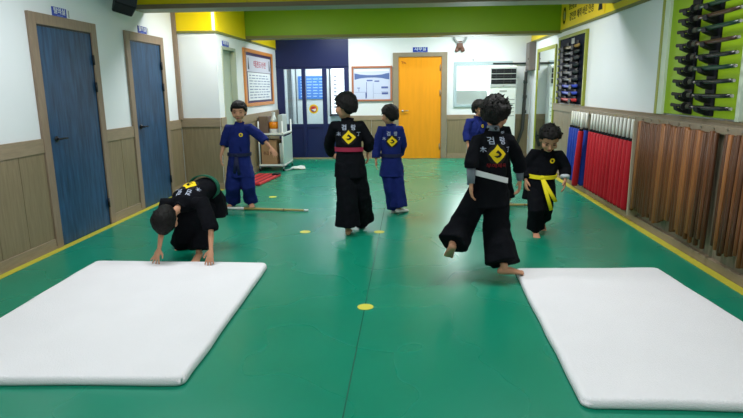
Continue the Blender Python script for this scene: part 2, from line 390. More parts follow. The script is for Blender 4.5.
# ---- navy glazed entrance ----------------------------------------------
NX0, NX1 = XJ, -1.23
e = struct('door_5', B((NX0, NX1, YB-0.02, YB+0.06, 1.86, ZC)), M_navy)
stiles = [(NX0, -2.585), (-2.215, -2.135), (-1.785, -1.695), (-1.325, NX1)]
for a, b_ in stiles: obj('mullion', B(a, b_, YB-0.02, YB+0.06, 0, 1.86), M_navy, e, bevel=0.003)
for (a, b_) in ((-2.585, -2.215), (-2.135, -1.785), (-1.695, -1.325)):
    obj('lower_panel', B(a, b_, YB+0.0, YB+0.05, 0.01, 0.73), M_navy, e, bevel=0.004)
    obj('cross_rail', B(a, b_, YB-0.015, YB+0.055, 0.66, 0.735), M_navy, e, bevel=0.003)
    obj('glass_pane', B(a, b_, YB+0.02, YB+0.028, 0.735, 1.86), M_glass, e)
obj('top_moulding', B(NX0, NX1, YB-0.035, YB-0.02, 1.90, 1.93), M_navy, e, bevel=0.003)
struct('trim_31', B(NX0, -0.33, YB-0.045, YB-0.022, 0, 0.03), mat('threshold', lin(150, 140, 110), 0.5))
# association emblem on the centre pane
em = thing('round_sticker', (-1.985, YB+0.015, 1.045), 'round emblem sticker with a yellow rim on the middle glass pane', 'sticker')
def disc(r, dy, m, nm, a0=0, a1=2*math.pi):
    bm = bmesh.new(); n = 28; y = YB+0.018-dy; full = a1-a0 > 6.2
    ring = [(-1.985+r*math.cos(a0+(a1-a0)*k/n), 1.045+r*math.sin(a0+(a1-a0)*k/n)) for k in range(n if full else n+1)]
    A = [bm.verts.new((x, y, z)) for x, z in ring]; C = [bm.verts.new((x, y-0.0015, z)) for x, z in ring]
    bm.faces.new(A); bm.faces.new(C[::-1])
    for k in range(len(A)): bm.faces.new((A[k], A[(k+1) % len(A)], C[(k+1) % len(A)], C[k]))
    return obj(nm, bm, m, em)
disc(0.098, 0.0, mat('emblem_yellow', lin(235, 200, 40), 0.5), 'outer_ring')
disc(0.070, 0.002, mat('emblem_orange', lin(205, 90, 40), 0.5), 'inner_ring')
disc(0.052, 0.004, M_wplastic, 'white_field')
disc(0.050, 0.006, mat('emblem_red', lin(200, 40, 40), 0.5), 'red_half', 0.2, math.pi+0.2)
disc(0.050, 0.008, mat('emblem_blue', lin(40, 60, 160), 0.5), 'blue_quarter', math.pi+0.2, math.pi*1.65)

# corridor behind the glass
M_corr = mat('pale_corridor_paint', lin(205, 212, 215), 0.6)
struct('wall_back_corridor', B((-3.4, -0.6, 14.0, 14.12, 0, ZC), (-3.5, -3.4, YB+0.1, 14.1, 0, ZC), (-0.6, -0.5, YB+0.12, 14.1, 0, ZC), (-3.5, XJ-0.1, YB+0.0, YB+0.12, 0, ZC)), M_corr)
struct('trim_32', B((-2.70, -2.60, 12.9, 13.05, 0, 2.6), (-2.52, -2.49, 12.9, 12.93, 0, 2.2)), M_grey)
pw = obj('wall_poster', B(-2.66, -2.00, 13.975, 13.995, 1.22, 1.76), mat('blue_poster_paper', lin(62, 120, 200), 0.5)); tag(pw, 'blue poster with pale printed rows behind the glazed entrance', 'poster')
bm = bmesh.new()
random.seed(5)
for i in range(7):
    for j in range(4):
        x = -2.60+j*0.15; box(bm, x, x+0.09+0.04*random.random(), 13.972, 13.976, 1.68-0.068*i, 1.70-0.068*i)
obj('printed_rows', bm, mat('pale_print', lin(170, 200, 235), 0.5), pw)
w2 = struct('window_2', B(-1.86, -1.26, 13.97, 13.995, 0.85, 2.05), M_sky)
obj('window_frame', B((-1.90, -1.86, 13.93, 13.995, 0.8, 2.1), (-1.28, -1.24, 13.93, 13.995, 0.8, 2.1), (-1.54, -1.505, 13.93, 13.995, 0.8, 2.1), (-1.9, -1.24, 13.93, 13.995, 0.80, 0.86)), mat('window_dark_frame', lin(70, 72, 78), 0.5), w2)
bm = bmesh.new()
for i in range(9): box(bm, -1.80, -1.72, 13.955, 13.965, 1.0+i*0.09, 1.045+i*0.09)
obj('pane_lettering', bm, mat('grey_lettering', lin(150, 150, 160), 0.6), w2)

# ---- window of the rear wall -------------------------------------------
w = struct('window_1', B((0.92, WX0+0.01, YB-0.03, YB+0.03, 1.06, 1.96), (WX1-0.01, 2.09, YB-0.03, YB+0.03, 1.06, 1.96), (WX0, WX1, YB-0.03, YB+0.03, 1.06, WZ0+0.01), (WX0, WX1, YB-0.03, YB+0.03, WZ1-0.04, 1.96)), mat('grey_blue_window_frame', lin(168, 188, 196), 0.45), bevel=0.004)
obj('glass_pane', B(WX0, WX1, YB+0.04, YB+0.048, WZ0, WZ1), M_glass, w)
obj('daylight_pane', B(WX0, WX1, YB+0.10, YB+0.11, 1.38, WZ1), M_sky, w, label='bright upper part of the window')
obj('frosted_film', B(WX0, WX1, YB+0.075, YB+0.08, WZ0, 1.385), M_frost, w, label='pale frosted lower part of the window')
obj('blind_rail', B(1.70, 2.38, YB-0.05, YB-0.0, 1.90, 1.925), M_black, w)

# ---- mirror on the right wall ------------------------------------------
mi = thing('wall_mirror', (XR, 10.7, 0.06), 'tall wall mirror in an olive frame near the rear right corner', 'mirror')
obj('mirror_glass', B(XR-0.018, XR-0.012, 10.08, 11.36, 0.12, 2.08), M_mirror, mi)
obj('mirror_frame', B((XR-0.03, XR, 10.02, 10.08, 0.08, 2.14), (XR-0.03, XR, 11.36, 11.42, 0.08, 2.14), (XR-0.03, XR, 10.08, 11.36, 2.08, 2.14), (XR-0.03, XR, 10.08, 11.36, 0.08, 0.12)), M_olive, mi, bevel=0.003)
obj('backing', B(XR-0.012, XR, 10.08, 11.36, 0.12, 2.08), M_black, mi)
# ================================================================ THINGS
# gym mats
def gym_mat(corners, label, seed, h=0.052):
    bm = bmesh.new(); N = 56; r = 0.025
    c = [Vector((x, y, 0)) for x, y in corners]     # far left, far right, near right, near left
    def P(u, v): return (c[0]*(1-u)+c[1]*u)*(1-v) + (c[3]*(1-u)+c[2]*u)*v
    top = {}; bot = {}
    L1 = (c[1]-c[0]).length; L2 = (c[3]-c[0]).length
    def cl(t, L):    # finer near the edges
        return 0.5-0.5*math.cos(math.pi*t)
    for i in range(N+1):
        for j in range(N+1):
            u, v = cl(i/N, L1), cl(j/N, L2); q = P(u, v)
            d = min(u*L1, (1-u)*L1, v*L2, (1-v)*L2)
            # rounded corner
            du = min(u, 1-u)*L1; dv = min(v, 1-v)*L2; rc = 0.05
            if du < rc and dv < rc:
                k = math.hypot(rc-du, rc-dv); d = rc-k
                if k > rc:
                    ctr = P((rc/L1) if u < .5 else 1-rc/L1, (rc/L2) if v < .5 else 1-rc/L2)
                    q = ctr + (q-ctr)*(rc/k); d = 0
            z = h
            if d < r: z = h - r + math.sqrt(max(0, r*r-(r-d)**2))
            z += 0.0045*noise.noise(Vector((q.x*2.2+seed, q.y*2.2, 0)))
            wob = 0.008*noise.noise(Vector((q.x*3, q.y*3, seed)))*max(0, 1-d/0.2)
            top[i, j] = bm.verts.new((q.x+wob, q.y+wob, z))
    for i in range(N):
        for j in range(N): bm.faces.new((top[i, j], top[i, j+1], top[i+1, j+1], top[i+1, j]))
    bd = [top[i, 0] for i in range(N+1)]+[top[N, j] for j in range(1, N+1)]+[top[i, N] for i in range(N-1, -1, -1)]+[top[0, j] for j in range(N-1, 0, -1)]
    lo = [bm.verts.new((v.co.x, v.co.y, 0.012)) for v in bd]
    lo2 = [bm.verts.new((v.co.x*0.99+sum(x for x, _ in corners)/4*0.01, v.co.y*0.99+sum(y for _, y in corners)/4*0.01, 0.0)) for v in bd]
    n = len(bd)
    for k in range(n):
        bm.faces.new((bd[k], bd[(k+1) % n], lo[(k+1) % n], lo[k])); bm.faces.new((lo[k], lo[(k+1) % n], lo2[(k+1) % n], lo2[k]))
    bm.faces.new(lo2)
    o = obj('gym_mat', bm, M_mat, smooth=True); tag(o, label, 'mat', 'white gym mats on the floor')
gym_mat([(-2.657, 4.517), (-1.165, 4.497), (-1.12, 2.55), (-2.59, 2.50)], 'thick white gym mat on the left, pressed on by the bending boy', 1.0)
gym_mat([(0.84, 4.40), (1.96, 4.445), (2.09, 2.43), (0.80, 2.43)], 'thick white gym mat on the right, in front of the staff rack', 7.0)

# small yellow floor dots
for (x, y), lb in zip(((-0.29, 3.65), (-0.30, 5.72), (-1.07, 5.71), (-1.87, 7.66)), ('nearest yellow round mark on the floor seam between the two mats', 'yellow round mark on the floor seam by the red-belted boy\'s foot', 'yellow round mark on the open floor right of the bending boy', 'faint yellow round mark on the floor beside the red pad')):
    bm = bmesh.new(); bmesh.ops.create_cone(bm, cap_ends=True, segments=28, radius1=0.055, radius2=0.055, depth=0.002); bmesh.ops.translate(bm, verts=bm.verts, vec=(x, y, 0.0022))
    tag(obj('floor_marker', bm, mat('pale_yellow_sticker', lin(215, 210, 80), 0.5)), lb, 'floor mark', 'yellow marks on the floor')

# speaker on the left wall
t = thing('wall_speaker', (XL+0.15, 6.62, 2.30), 'black wall speaker hung high on the left wall beside the yellow beam', 'speaker')
Ms = Matrix.Translation((XL+0.20, 6.52, 2.49)) @ Matrix.Rotation(math.radians(-25), 4, 'X') @ Matrix.Rotation(math.radians(38), 4, 'Z')
bm = bmesh.new(); box(bm, -0.11, 0.11, -0.11, 0.12, -0.17, 0.17, Ms); obj('cabinet', bm, M_black, t, bevel=0.02)
bm = bmesh.new(); box(bm, -0.10, 0.10, -0.118, -0.108, -0.16, 0.16, Ms); obj('grille', bm, mat('dark_speaker_mesh', (0.025, 0.03, 0.04), 0.6, bump=0.5, bscale=200), t, bevel=0.004)
bm = bmesh.new(); cyl(bm, (XL, 6.72, 2.52), (XL+0.12, 6.70, 2.52), 0.018); box(bm, XL, XL+0.012, 6.66, 6.78, 2.45, 2.59); obj('bracket', bm, M_darkmetal, t)

# framed notice on the inner side wall
t = thing('notice_board', (XJ, 10.63, 1.2), 'orange wood framed notice hanging on the inner left side wall', 'notice board')
obj('frame', B((XJ, XJ+0.03, 9.60, 9.70, 1.17, 2.14), (XJ, XJ+0.03, 11.54, 11.64, 1.17, 2.14), (XJ, XJ+0.03, 9.70, 11.54, 2.08, 2.14), (XJ, XJ+0.03, 9.70, 11.54, 1.17, 1.23)), mat('orange_brown_frame', lin(205, 130, 60), 0.4), t, bevel=0.005)
obj('backing_board', B(XJ, XJ+0.012, 9.70, 11.54, 1.23, 2.08), mat('purple_dark_board', lin(62, 44, 84), 0.5), t)
obj('heading_sheet', B(XJ+0.012, XJ+0.015, 9.78, 11.46, 1.76, 2.03), mat('lilac_paper', lin(205, 205, 222), 0.5), t)
obj('text_sheet', B(XJ+0.012, XJ+0.015, 9.82, 11.42, 1.27, 1.75), mat('white_paper', lin(225, 228, 232), 0.3), t)
text_mesh('heading', '태권도수련', 0.13, frameM((XJ+0.0165, 10.65, 1.89), (0, 1, 0), (1, 0, 0)), mat('red_print', lin(190, 80, 100), 0.5), t, width=0.85)
random.seed(3); bm = bmesh.new()
for i in range(9):
    y = 9.9; z = 1.70-0.048*i
    while y < 11.2:
        l = 0.08+0.2*random.random(); box(bm, XJ+0.015, XJ+0.016, y, min(y+l, 11.35), z-0.008, z+0.008); y += l+0.06
obj('printed_lines', bm, mat('grey_blue_print', lin(120, 130, 165), 0.5), t)
for y in (9.88, 11.36):
    bm = bmesh.new(); tube(bm, [(XJ+0.016, y, 1.80), (XJ+0.016, y, 1.90), (XJ+0.016, y, 1.95), (XJ+0.016, y, 1.99)], [(0.001, 0.05), (0.001, 0.03), (0.001, 0.018), (0.001, 0.02)], n=8)
    obj('figure_print', bm, mat('dark_print', lin(60, 60, 80), 0.6), t)

# framed chart on the rear wall
t = thing('framed_chart', (-0.75, YB, 1.19), 'brown framed bluish chart on the rear wall left of the orange door', 'picture')
obj('frame', B((-1.17, -1.13, YB-0.03, YB, 1.19, 1.90), (-0.375, -0.335, YB-0.03, YB, 1.19, 1.90), (-1.13, -0.375, YB-0.03, YB, 1.86, 1.90), (-1.13, -0.375, YB-0.03, YB, 1.19, 1.23)), mat('reddish_wood_frame', lin(165, 105, 80), 0.4), t, bevel=0.004)
obj('sheet', B(-1.13, -0.375, YB-0.012, YB, 1.23, 1.86), mat('lilac_chart_paper', lin(196, 204, 232), 0.35), t)
obj('top_strip', B(-1.11, -0.395, YB-0.014, YB-0.012, 1.795, 1.835), mat('pale_strip', lin(225, 225, 235), 0.4), t)
bm = bmesh.new()
ridge = [(-1.11, 0.06), (-1.0, 0.035), (-0.85, 0.02), (-0.7, 0.018), (-0.55, 0.03), (-0.47, 0.05), (-0.395, 0.06)]
vt = [bm.verts.new((x, YB-0.014, 1.70+h)) for x, h in ridge]; vb = [bm.verts.new((x, YB-0.014, 1.69-h)) for x, h in ridge]
for k in range(len(ridge)-1): bm.faces.new((vb[k], vb[k+1], vt[k+1], vt[k]))
obj('landscape_band', bm, mat('slate_blue_print', lin(84, 104, 160), 0.5), t)
bm = bmesh.new()
for (x0, x1, z0, z1) in ((-0.86, -0.74, 1.60, 1.625), (-0.70, -0.60, 1.585, 1.61), (-0.87, -0.86, 1.27, 1.58), (-0.73, -0.725, 1.25, 1.56), (-1.10, -0.88, 1.375, 1.38), (-0.89, -0.865, 1.25, 1.37), (-0.56, -0.42, 1.45, 1.49), (-0.55, -0.42, 1.33, 1.37), (-1.06, -1.0, 1.455, 1.47), (-1.03, -1.02, 1.39, 1.455), (-0.72, -0.42, 1.35, 1.353), (-0.56, -0.42, 1.38, 1.385)):
    box(bm, x0, x1, YB-0.015, YB-0.012, z0, z1)
obj('printed_table', bm, mat('blue_print', lin(80, 95, 165), 0.5), t)

# ornament hanging high on the rear wall
t = thing('wall_ornament', (1.03, YB, 2.15), 'brown forked ornament with a grey ring high on the rear wall', 'ornament')
bm = bmesh.new(); pts = [(1.03+0.12*math.sin(a), YB-0.03, 2.45-0.12*math.cos(a)) for a in [math.radians(-160+320*k/24) for k in range(25)]]
tube(bm, pts, [0.022]*25, side=Vector((0, 1, 0)), n=10); obj('ring', bm, M_grey, t, smooth=True)
bm = bmesh.new(); tube(bm, [(1.03, YB-0.03, 2.36), (1.03, YB-0.03, 2.31), (1.03, YB-0.03, 2.26), (1.03, YB-0.03, 2.20)], [(0.065, 0.02), (0.055, 0.022), (0.07, 0.022), (0.095, 0.02)], n=14)
for s in (-1, 1): tube(bm, [(1.03+s*0.04, YB-0.03, 2.23), (1.03+s*0.06, YB-0.03, 2.18), (1.03+s*0.065, YB-0.03, 2.155)], [(0.04, 0.02), (0.04, 0.02), (0.03, 0.016)], n=10)
obj('forked_body', bm, mat('brown_leather', lin(105, 72, 60), 0.5), t, smooth=True)
bm = bmesh.new(); cyl(bm, (1.30, YB, 1.995), (1.30, YB-0.04, 1.99), 0.012); tag(obj('wall_hook', bm, M_black), 'tiny black hook on the rear wall just above the window', 'hook')

# standing air conditioner
t = thing('air_conditioner', (1.87, 11.85, 0), 'tall white standing air conditioner beside the bright window', 'air conditioner')
obj('cabinet', B(1.59, 2.13, 11.70, YB-0.05, 0.03, 1.86), M_wplastic, t, bevel=0.02)
obj('plinth', B(1.62, 2.12, 11.72, YB-0.06, 0, 0.04), M_grey, t)
obj('grille_surround', B(1.615, 2.125, 11.688, 11.70, 1.45, 1.83), mat('silver_plastic', lin(176, 182, 184), 0.4), t, bevel=0.004)
for z in (1.715, 1.615, 1.51):
    obj('air_slot', B(1.63, 2.11, 11.684, 11.69, z, z+0.085), M_black, t)
    obj('louvre', B((1.635, 2.105, 11.678, 11.688, z+0.036, z+0.042), (1.72, 1.725, 11.679, 11.688, z, z+0.085), (1.87, 1.875, 11.679, 11.688, z, z+0.085), (2.01, 2.015, 11.679, 11.688, z, z+0.085)), mat('dark_grey_louvre', (0.05, 0.055, 0.06), 0.4), t)
bm = bmesh.new(); cyl(bm, (1.87, 11.70, 1.475), (1.87, 11.684, 1.475), 0.014); obj('badge', bm, M_chrome, t)
obj('display', B(1.80, 1.94, 11.694, 11.70, 1.36, 1.385), M_grey, t)
obj('vent_line', B(*[(1.93, 2.10, 11.694, 11.70, z, z+0.012) for z in (1.20, 1.12, 1.04, 0.96, 0.88)]), M_grey, t)
# pipe and box in the corner
bm = bmesh.new(); tube(bm, [(2.36, YB-0.05, 1.75), (2.35, YB-0.05, 1.2), (2.33, YB-0.06, 0.6), (2.22, YB-0.07, 0.25)], [0.03, 0.034, 0.034, 0.03], n=12)
for z in (1.55, 1.25, 0.95): tube(bm, [(2.355, YB-0.05, z-0.03), (2.355, YB-0.05, z+0.03)], [0.042, 0.042], n=12)
tag(obj('refrigerant_pipe', bm, mat('dark_pipe_wrap', lin(60, 62, 60), 0.6), smooth=True), 'dark wrapped pipe running down the rear corner beside the air conditioner', 'pipe')
t = thing('electrical_box', (XR, 11.78, 1.75), 'grey-brown electrical box high in the rear right corner', 'electrical box')
obj('housing', B(XR-0.12, XR, 11.66, 12.02, 1.76, 2.30), mat('grey_brown_metal', lin(104, 96, 94), 0.5), t, bevel=0.006)
obj('door_panel', B(XR-0.126, XR-0.12, 11.69, 11.99, 1.79, 2.27), mat('grey_panel', lin(116, 108, 106), 0.45), t, bevel=0.003)
bm = bmesh.new(); cyl(bm, (XR-0.126, 11.72, 1.98), (XR-0.14, 11.72, 1.98), 0.012); obj('latch', bm, M_darkmetal, t)
tag(obj('wall_thermostat', B(XR-0.03, XR, 11.50, 11.58, 1.62, 1.76), M_wplastic, bevel=0.006), 'small white wall control under the electrical box', 'thermostat')

# ---- cart with things near the left inner wall -------------------------
CX0, CX1, CY0, CY1 = -2.70, -2.24, 10.15, 10.95
t = thing('storage_cart', (-2.47, 10.55, 0), 'white metal two-tier cart behind the boy in blue', 'cart')
for x in (CX0+0.015, CX1-0.015):
    for y in (CY0+0.015, CY1-0.015):
        bm = bmesh.new(); cyl(bm, (x, y, 0.05), (x, y, 0.90), 0.014); obj('post', bm, M_wplastic, t, smooth=True)
        bm = bmesh.new(); cyl(bm, (x-0.012, y, 0.026), (x+0.012, y, 0.026), 0.026); obj('caster', bm, M_black, t, smooth=True)
for z in (0.08, 0.64):
    obj('shelf', B((CX0, CX1, CY0, CY1, z, z+0.02), (CX0, CX1, CY0, CY0+0.01, z-0.0, z+0.05), (CX1-0.01, CX1, CY0, CY1, z, z+0.05)), M_wplastic, t, bevel=0.003)
obj('side_sheet', B(CX1-0.006, CX1, CY0+0.03, CY1-0.03, 0.13, 0.62), mat('translucent_sheet', lin(170, 195, 190), 0.2, 0.5), t)
t = thing('cardboard_box', (-2.52, 10.4, 0.10), 'brown cardboard box with printed side on the lower cart shelf', 'box')
obj('carton', B(-2.66, -2.38, 10.20, 10.62, 0.101, 0.55), mat('cardboard', lin(160, 125, 92), 0.8, var=0.05), t, bevel=0.004)
obj('flap', B(-2.67, -2.38, 10.19, 10.40, 0.551, 0.556), mat('cardboard_flap', lin(172, 138, 104), 0.8), t)
text_mesh('lettering', '취급주의', 0.07, frameM((-2.52, 10.1985, 0.32), (1, 0, 0), (0, -1, 0)), mat('brown_print', lin(96, 52, 40), 0.7), t, width=0.2)
bm = bmesh.new(); cyl(bm, (-2.30, 10.28, 0.101), (-2.30, 10.28, 0.50), 0.045, n=20); tag(obj('paper_roll', bm, mat('pale_roll', lin(190, 205, 202), 0.5), smooth=True), 'pale upright roll beside the cardboard box on the cart', 'roll')
bm = bmesh.new(); box(bm, -2.69, -2.52, 10.22, 10.50, 0.661, 0.98)
tag(obj('wooden_box', bm, mat('brown_box', lin(112, 92, 80), 0.6, var=0.1), bevel=0.006), 'brown box on the cart top behind the shoulder of the boy in blue', 'box')
t = thing('water_jug', (-2.43, 10.30, 0.661), 'drink jug with orange liquid and white base on the cart top', 'jug')
bm = bmesh.new(); cyl(bm, (-2.43, 10.30, 0.661), (-2.43, 10.30, 0.76), 0.088, 0.082, n=24); obj('base', bm, M_wplastic, t, smooth=False, bevel=0.006)
bm = bmesh.new(); tube(bm, [(-2.43, 10.30, 0.762), (-2.43, 10.30, 0.80), (-2.43, 10.30, 0.87), (-2.43, 10.30, 0.885)], [0.08, 0.088, 0.085, 0.07], n=24); obj('juice', bm, mat('orange_juice', lin(238, 140, 20), 0.25, 0.5), t, smooth=True)
bm = bmesh.new(); tube(bm, [(-2.43, 10.30, 0.886), (-2.43, 10.30, 0.93), (-2.43, 10.30, 0.985), (-2.43, 10.30, 1.03)], [0.066, 0.06, 0.03, 0.026], n=24); obj('clear_top', bm, mat('clear_plastic', lin(215, 222, 222), 0.15, 0.5), t, smooth=True)
bm = bmesh.new(); cyl(bm, (-2.43, 10.30, 1.03), (-2.43, 10.30, 1.055), 0.03); obj('cap', bm, M_wplastic, t)
tag(obj('plastic_drawer_box', B(-2.34, -2.255, 10.22, 10.60, 0.661, 1.01), mat('greyish_plastic', lin(180, 188, 190), 0.35, 0.5), bevel=0.01), 'pale upright plastic container right of the orange jug on the cart', 'container')
bm = bmesh.new(); tube(bm, [(-2.40, 10.18, 0.674), (-2.36, 10.18, 0.674)], [0.012, 0.012]); tag(obj('marker_pen', bm, M_black), 'black pen lying along the front edge of the cart top', 'pen')
# red pads on the floor
bm = bmesh.new()
Mr = Matrix.Translation((-2.43, 9.12, 0)) @ Matrix.Rotation(math.radians(-6), 4, 'Z')
t = thing('folded_red_pad', (-2.43, 9.12, 0), 'flat red kick pad with dark stripes on the floor behind the boy in blue', 'pad')
box(bm, -0.20, 0.20, -0.52, 0.50, 0.002, 0.045, Mr); obj('pad', bm, mat('red_vinyl', lin(190, 42, 50), 0.5), t, bevel=0.012)
bm = bmesh.new()
for k in (-0.09, 0.02, 0.13): box(bm, k, k+0.025, -0.51, 0.49, 0.045, 0.048, Mr)
obj('stripes', bm, mat('dark_red_stripe', lin(92, 22, 32), 0.6), t)
bm = bmesh.new(); box(bm, 0.10, 0.205, 0.30, 0.52, 0.045, 0.065, Mr); obj('strap', bm, M_black, t, bevel=0.004)
# cloth and its stick on the floor
bm = bmesh.new()
for i, (x, y, a, b_, c_) in enumerate(((-2.08, 10.42, 0.10, 0.08, 0.03), (-2.0, 10.47, 0.09, 0.06, 0.035), (-1.96, 10.38, 0.07, 0.05, 0.022))): ellip(bm, (x, y, c_*0.9), a, b_, c_)
t = thing('floor_mop', (-2.03, 10.42, 0), 'small white mop lying on the floor beside the cart', 'mop')
obj('mop_head', bm, mat('white_cloth', lin(205, 210, 208), 0.8, bump=0.6, bscale=30), t, smooth=True)
bm = bmesh.new(); cyl(bm, (-2.22, 10.14, 0.02), (-2.08, 10.40, 0.03), 0.012); obj('mop_handle', bm, M_grey, t, smooth=True)

# ---- bamboo swords on the floor ----------------------------------------
def bamboo_sword(p0, p1, label):
    p0, p1 = Vector(p0), Vector(p1); d = (p1-p0).normalized()
    L = (p1-p0).length
    t = thing('bamboo_sword', p0, label, 'practice sword')
    bm = bmesh.new(); cyl(bm, p0, p0+d*0.27*L, 0.017); obj('grip', bm, mat('white_leather_grip', lin(222, 222, 222), 0.6), t, smooth=True)
    bm = bmesh.new(); tube(bm, [p0+d*0.27*L, p0+d*0.6*L, p1-d*0.05], [0.0165, 0.0145, 0.0125]); obj('blade', bm, mat('bamboo', lin(178, 158, 96), 0.5, var=0.1, scale=15), t, smooth=True)
    bm = bmesh.new(); cyl(bm, p1-d*0.05, p1, 0.0145); obj('tip', bm, M_wplastic, t, smooth=True)
    bm = bmesh.new(); cyl(bm, p0+d*0.72*L, p0+d*0.735*L, 0.0155); obj('binding', bm, mat('binding_cord', lin(120, 90, 60), 0.6), t)
bamboo_sword((-2.33, 6.84, 0.018), (-1.21, 6.70, 0.018), 'bamboo practice sword with a white grip at the feet of the boy in blue')
bamboo_sword((0.72, 7.08, 0.018), (1.83-0.12, 7.04, 0.018), 'bamboo practice sword on the floor beyond the two boys on the right')

# ---- sword board -------------------------------------------------------
t = thing('sword_display_board', (XR, 5.1, 1.18), 'lime green sword display board with a pale frame on the right wall', 'display board')
obj('board', B(XR-0.02, XR, 4.47, 5.74, 1.19, ZC-0.02), M_lime, t)
obj('side_frame', B(XR-0.045, XR, 5.74, 5.85, 1.178, ZC-0.02), mat('pale_green_frame', lin(200, 212, 190), 0.5), t, bevel=0.003)
obj('edge_strip', B(XR-0.05, XR, 5.85, 5.90, 1.178, ZC-0.02), M_olive, t, bevel=0.003)
obj('side_frame', B(XR-0.045, XR, 4.42, 4.47, 1.178, ZC-0.02), mat('pale_green_frame', lin(200, 212, 190), 0.5), t, bevel=0.003)
rows = [1.27, 1.365, 1.475, 1.58, 1.675, 1.78, 1.89, 1.985, 2.07]
ords = ['lowest', 'second lowest', 'third lowest', 'fourth lowest', 'middle', 'fourth from the top', 'third from the top', 'second from the top', 'topmost visible']
def rack(y0, y1, zt, lb, prof=0.10):
    t = thing('sword_rack', (XR-0.02, (y0+y1)/2, 1.19), lb, 'sword rack', 'black sword racks on the lime board')
    obj('backplate', B(XR-0.035, XR-0.02, y0, y1, 1.20, zt), M_black, t, bevel=0.004)
    for z in rows:
        bm = bmesh.new(); cy = (y0+y1)/2; hw = 0.035
        prof_ = [(0, -0.052), (0.04, -0.046), (prof-0.0, -0.020), (prof+0.008, 0.016), (prof-0.0, 0.018), (prof-0.008, -0.004), (prof-0.035, -0.006), (0.03, 0.022), (0, 0.035)]
        A = [bm.verts.new((XR-0.03-a, cy-hw, z-0.012+b_)) for a, b_ in prof_]; C = [bm.verts.new((XR-0.03-a, cy+hw, z-0.012+b_)) for a, b_ in prof_]
        bm.faces.new(A); bm.faces.new(C[::-1])
        for k in range(len(A)): bm.faces.new((A[k], A[(k+1) % len(A)], C[(k+1) % len(A)], C[k]))
        obj('bracket', bm, M_black, t, bevel=0.004)
rack(5.18, 5.33, 2.75, 'black bracket column under the sword grips on the lime board')
rack(4.82, 4.97, 2.75, 'black bracket column under the sword blades on the lime board')
scab = [mat('black_lacquer', (0.012, 0.012, 0.014), 0.25, 0.5), mat('dark_brown_lacquer', lin(58, 36, 26), 0.3, 0.5), mat('dark_green_lacquer', lin(20, 48, 38), 0.3, 0.5)]
sel = [0, 0, 0, 2, 0, 1, 2, 1, 2]
for z, od, si in zip(rows, ords, sel):
    x = XR-0.112; y0, y1 = 5.38, 4.42
    t = thing('sheathed_sword', (x, 4.9, z), 'dark curved sheathed sword, %s of the row on the lime board' % od, 'sword', 'swords on the lime board')
    P = lambda s: (x, y0+(y1-y0)*s, z+0.010-0.008*math.sin(math.pi*s)-0.006*s)
    bm = bmesh.new(); tube(bm, [P(0.27), P(0.45), P(0.65), P(0.85), P(1.0)], [(0.010, 0.017)]*4+[(0.009, 0.014)], side=Vector((1, 0, 0)), n=12); obj('scabbard', bm, scab[si], t, smooth=True)
    bm = bmesh.new(); tube(bm, [P(0.0), P(0.12), P(0.245)], [(0.012, 0.016), (0.011, 0.013), (0.012, 0.016)], n=12); h = obj('grip', bm, mat('wrapped_grip', lin(38, 32, 30), 0.7, bump=0.8, bscale=50), t, smooth=True)
    bm = bmesh.new(); q = Vector(P(0.255)); cyl(bm, q+Vector((0, 0.004, 0)), q-Vector((0, 0.004, 0)), 0.032, n=20); obj('guard', bm, M_darkmetal, t, smooth=False)
    bm = bmesh.new(); q = Vector(P(1.0)); cyl(bm, q, q-Vector((0, 0.015, 0)), 0.012); obj('end_cap', bm, M_chrome, t)
    bm = bmesh.new(); q = Vector(P(0.33)); tube(bm, [q+Vector((0, 0.03, 0)), q-Vector((0, 0.03, 0))], [(0.013, 0.021)]*2, n=10); obj('cord', bm, mat('cord_wrap', lin(60, 60, 50), 0.8), t)

# ---- second board with short swords ------------------------------------
t = thing('navy_display_board', (XR, 9.1, 1.18), 'narrow dark navy display board in an olive frame on the right wall', 'display board')
obj('board', B(XR-0.02, XR, 8.385, 9.76, 1.19, 2.175), M_navyboard, t)
obj('frame', B((XR-0.04, XR, 8.33, 8.385, 1.178, 2.22), (XR-0.04, XR, 9.76, 9.82, 1.178, 2.22), (XR-0.04, XR, 8.385, 9.76, 2.175, 2.22)), M_olive, t, bevel=0.003)
obj('top_label', B(XR-0.024, XR-0.02, 8.95, 9.10, 2.07, 2.15), M_grey, t)
r2 = [1.255, 1.355, 1.455, 1.555, 1.655, 1.755, 1.85, 1.94, 2.02]
c2 = [(190, 34, 44), (52, 74, 190), (52, 74, 190), (52, 56, 62), (60, 62, 66), (46, 50, 56), (70, 72, 76), (52, 54, 58), (150, 120, 70)]
n2 = ['red', 'blue', 'blue', 'black', 'dark grey', 'black', 'dark grey', 'black', 'tan wooden']
o2 = ['lowest', 'second lowest', 'third lowest', 'fourth lowest', 'middle', 'fourth from the top', 'third from the top', 'second from the top', 'topmost']
for yy, lb in ((9.28, 'far bracket column on the dark navy board'), (8.75, 'near bracket column on the dark navy board')):
    t = thing('bracket_column', (XR-0.02, yy, 1.2), lb, 'rack', 'bracket columns on the navy board')
    obj('backplate', B(XR-0.03, XR-0.02, yy-0.06, yy+0.06, 1.20, 2.10), M_black, t)
    for z in r2:
        bm = bmesh.new(); box(bm, XR-0.10, XR-0.03, yy-0.07, yy+0.07, z-0.05, z-0.018); box(bm, XR-0.11, XR-0.10, yy-0.07, yy+0.07, z-0.05, z+0.01); obj('bracket', bm, M_black, t, bevel=0.004)
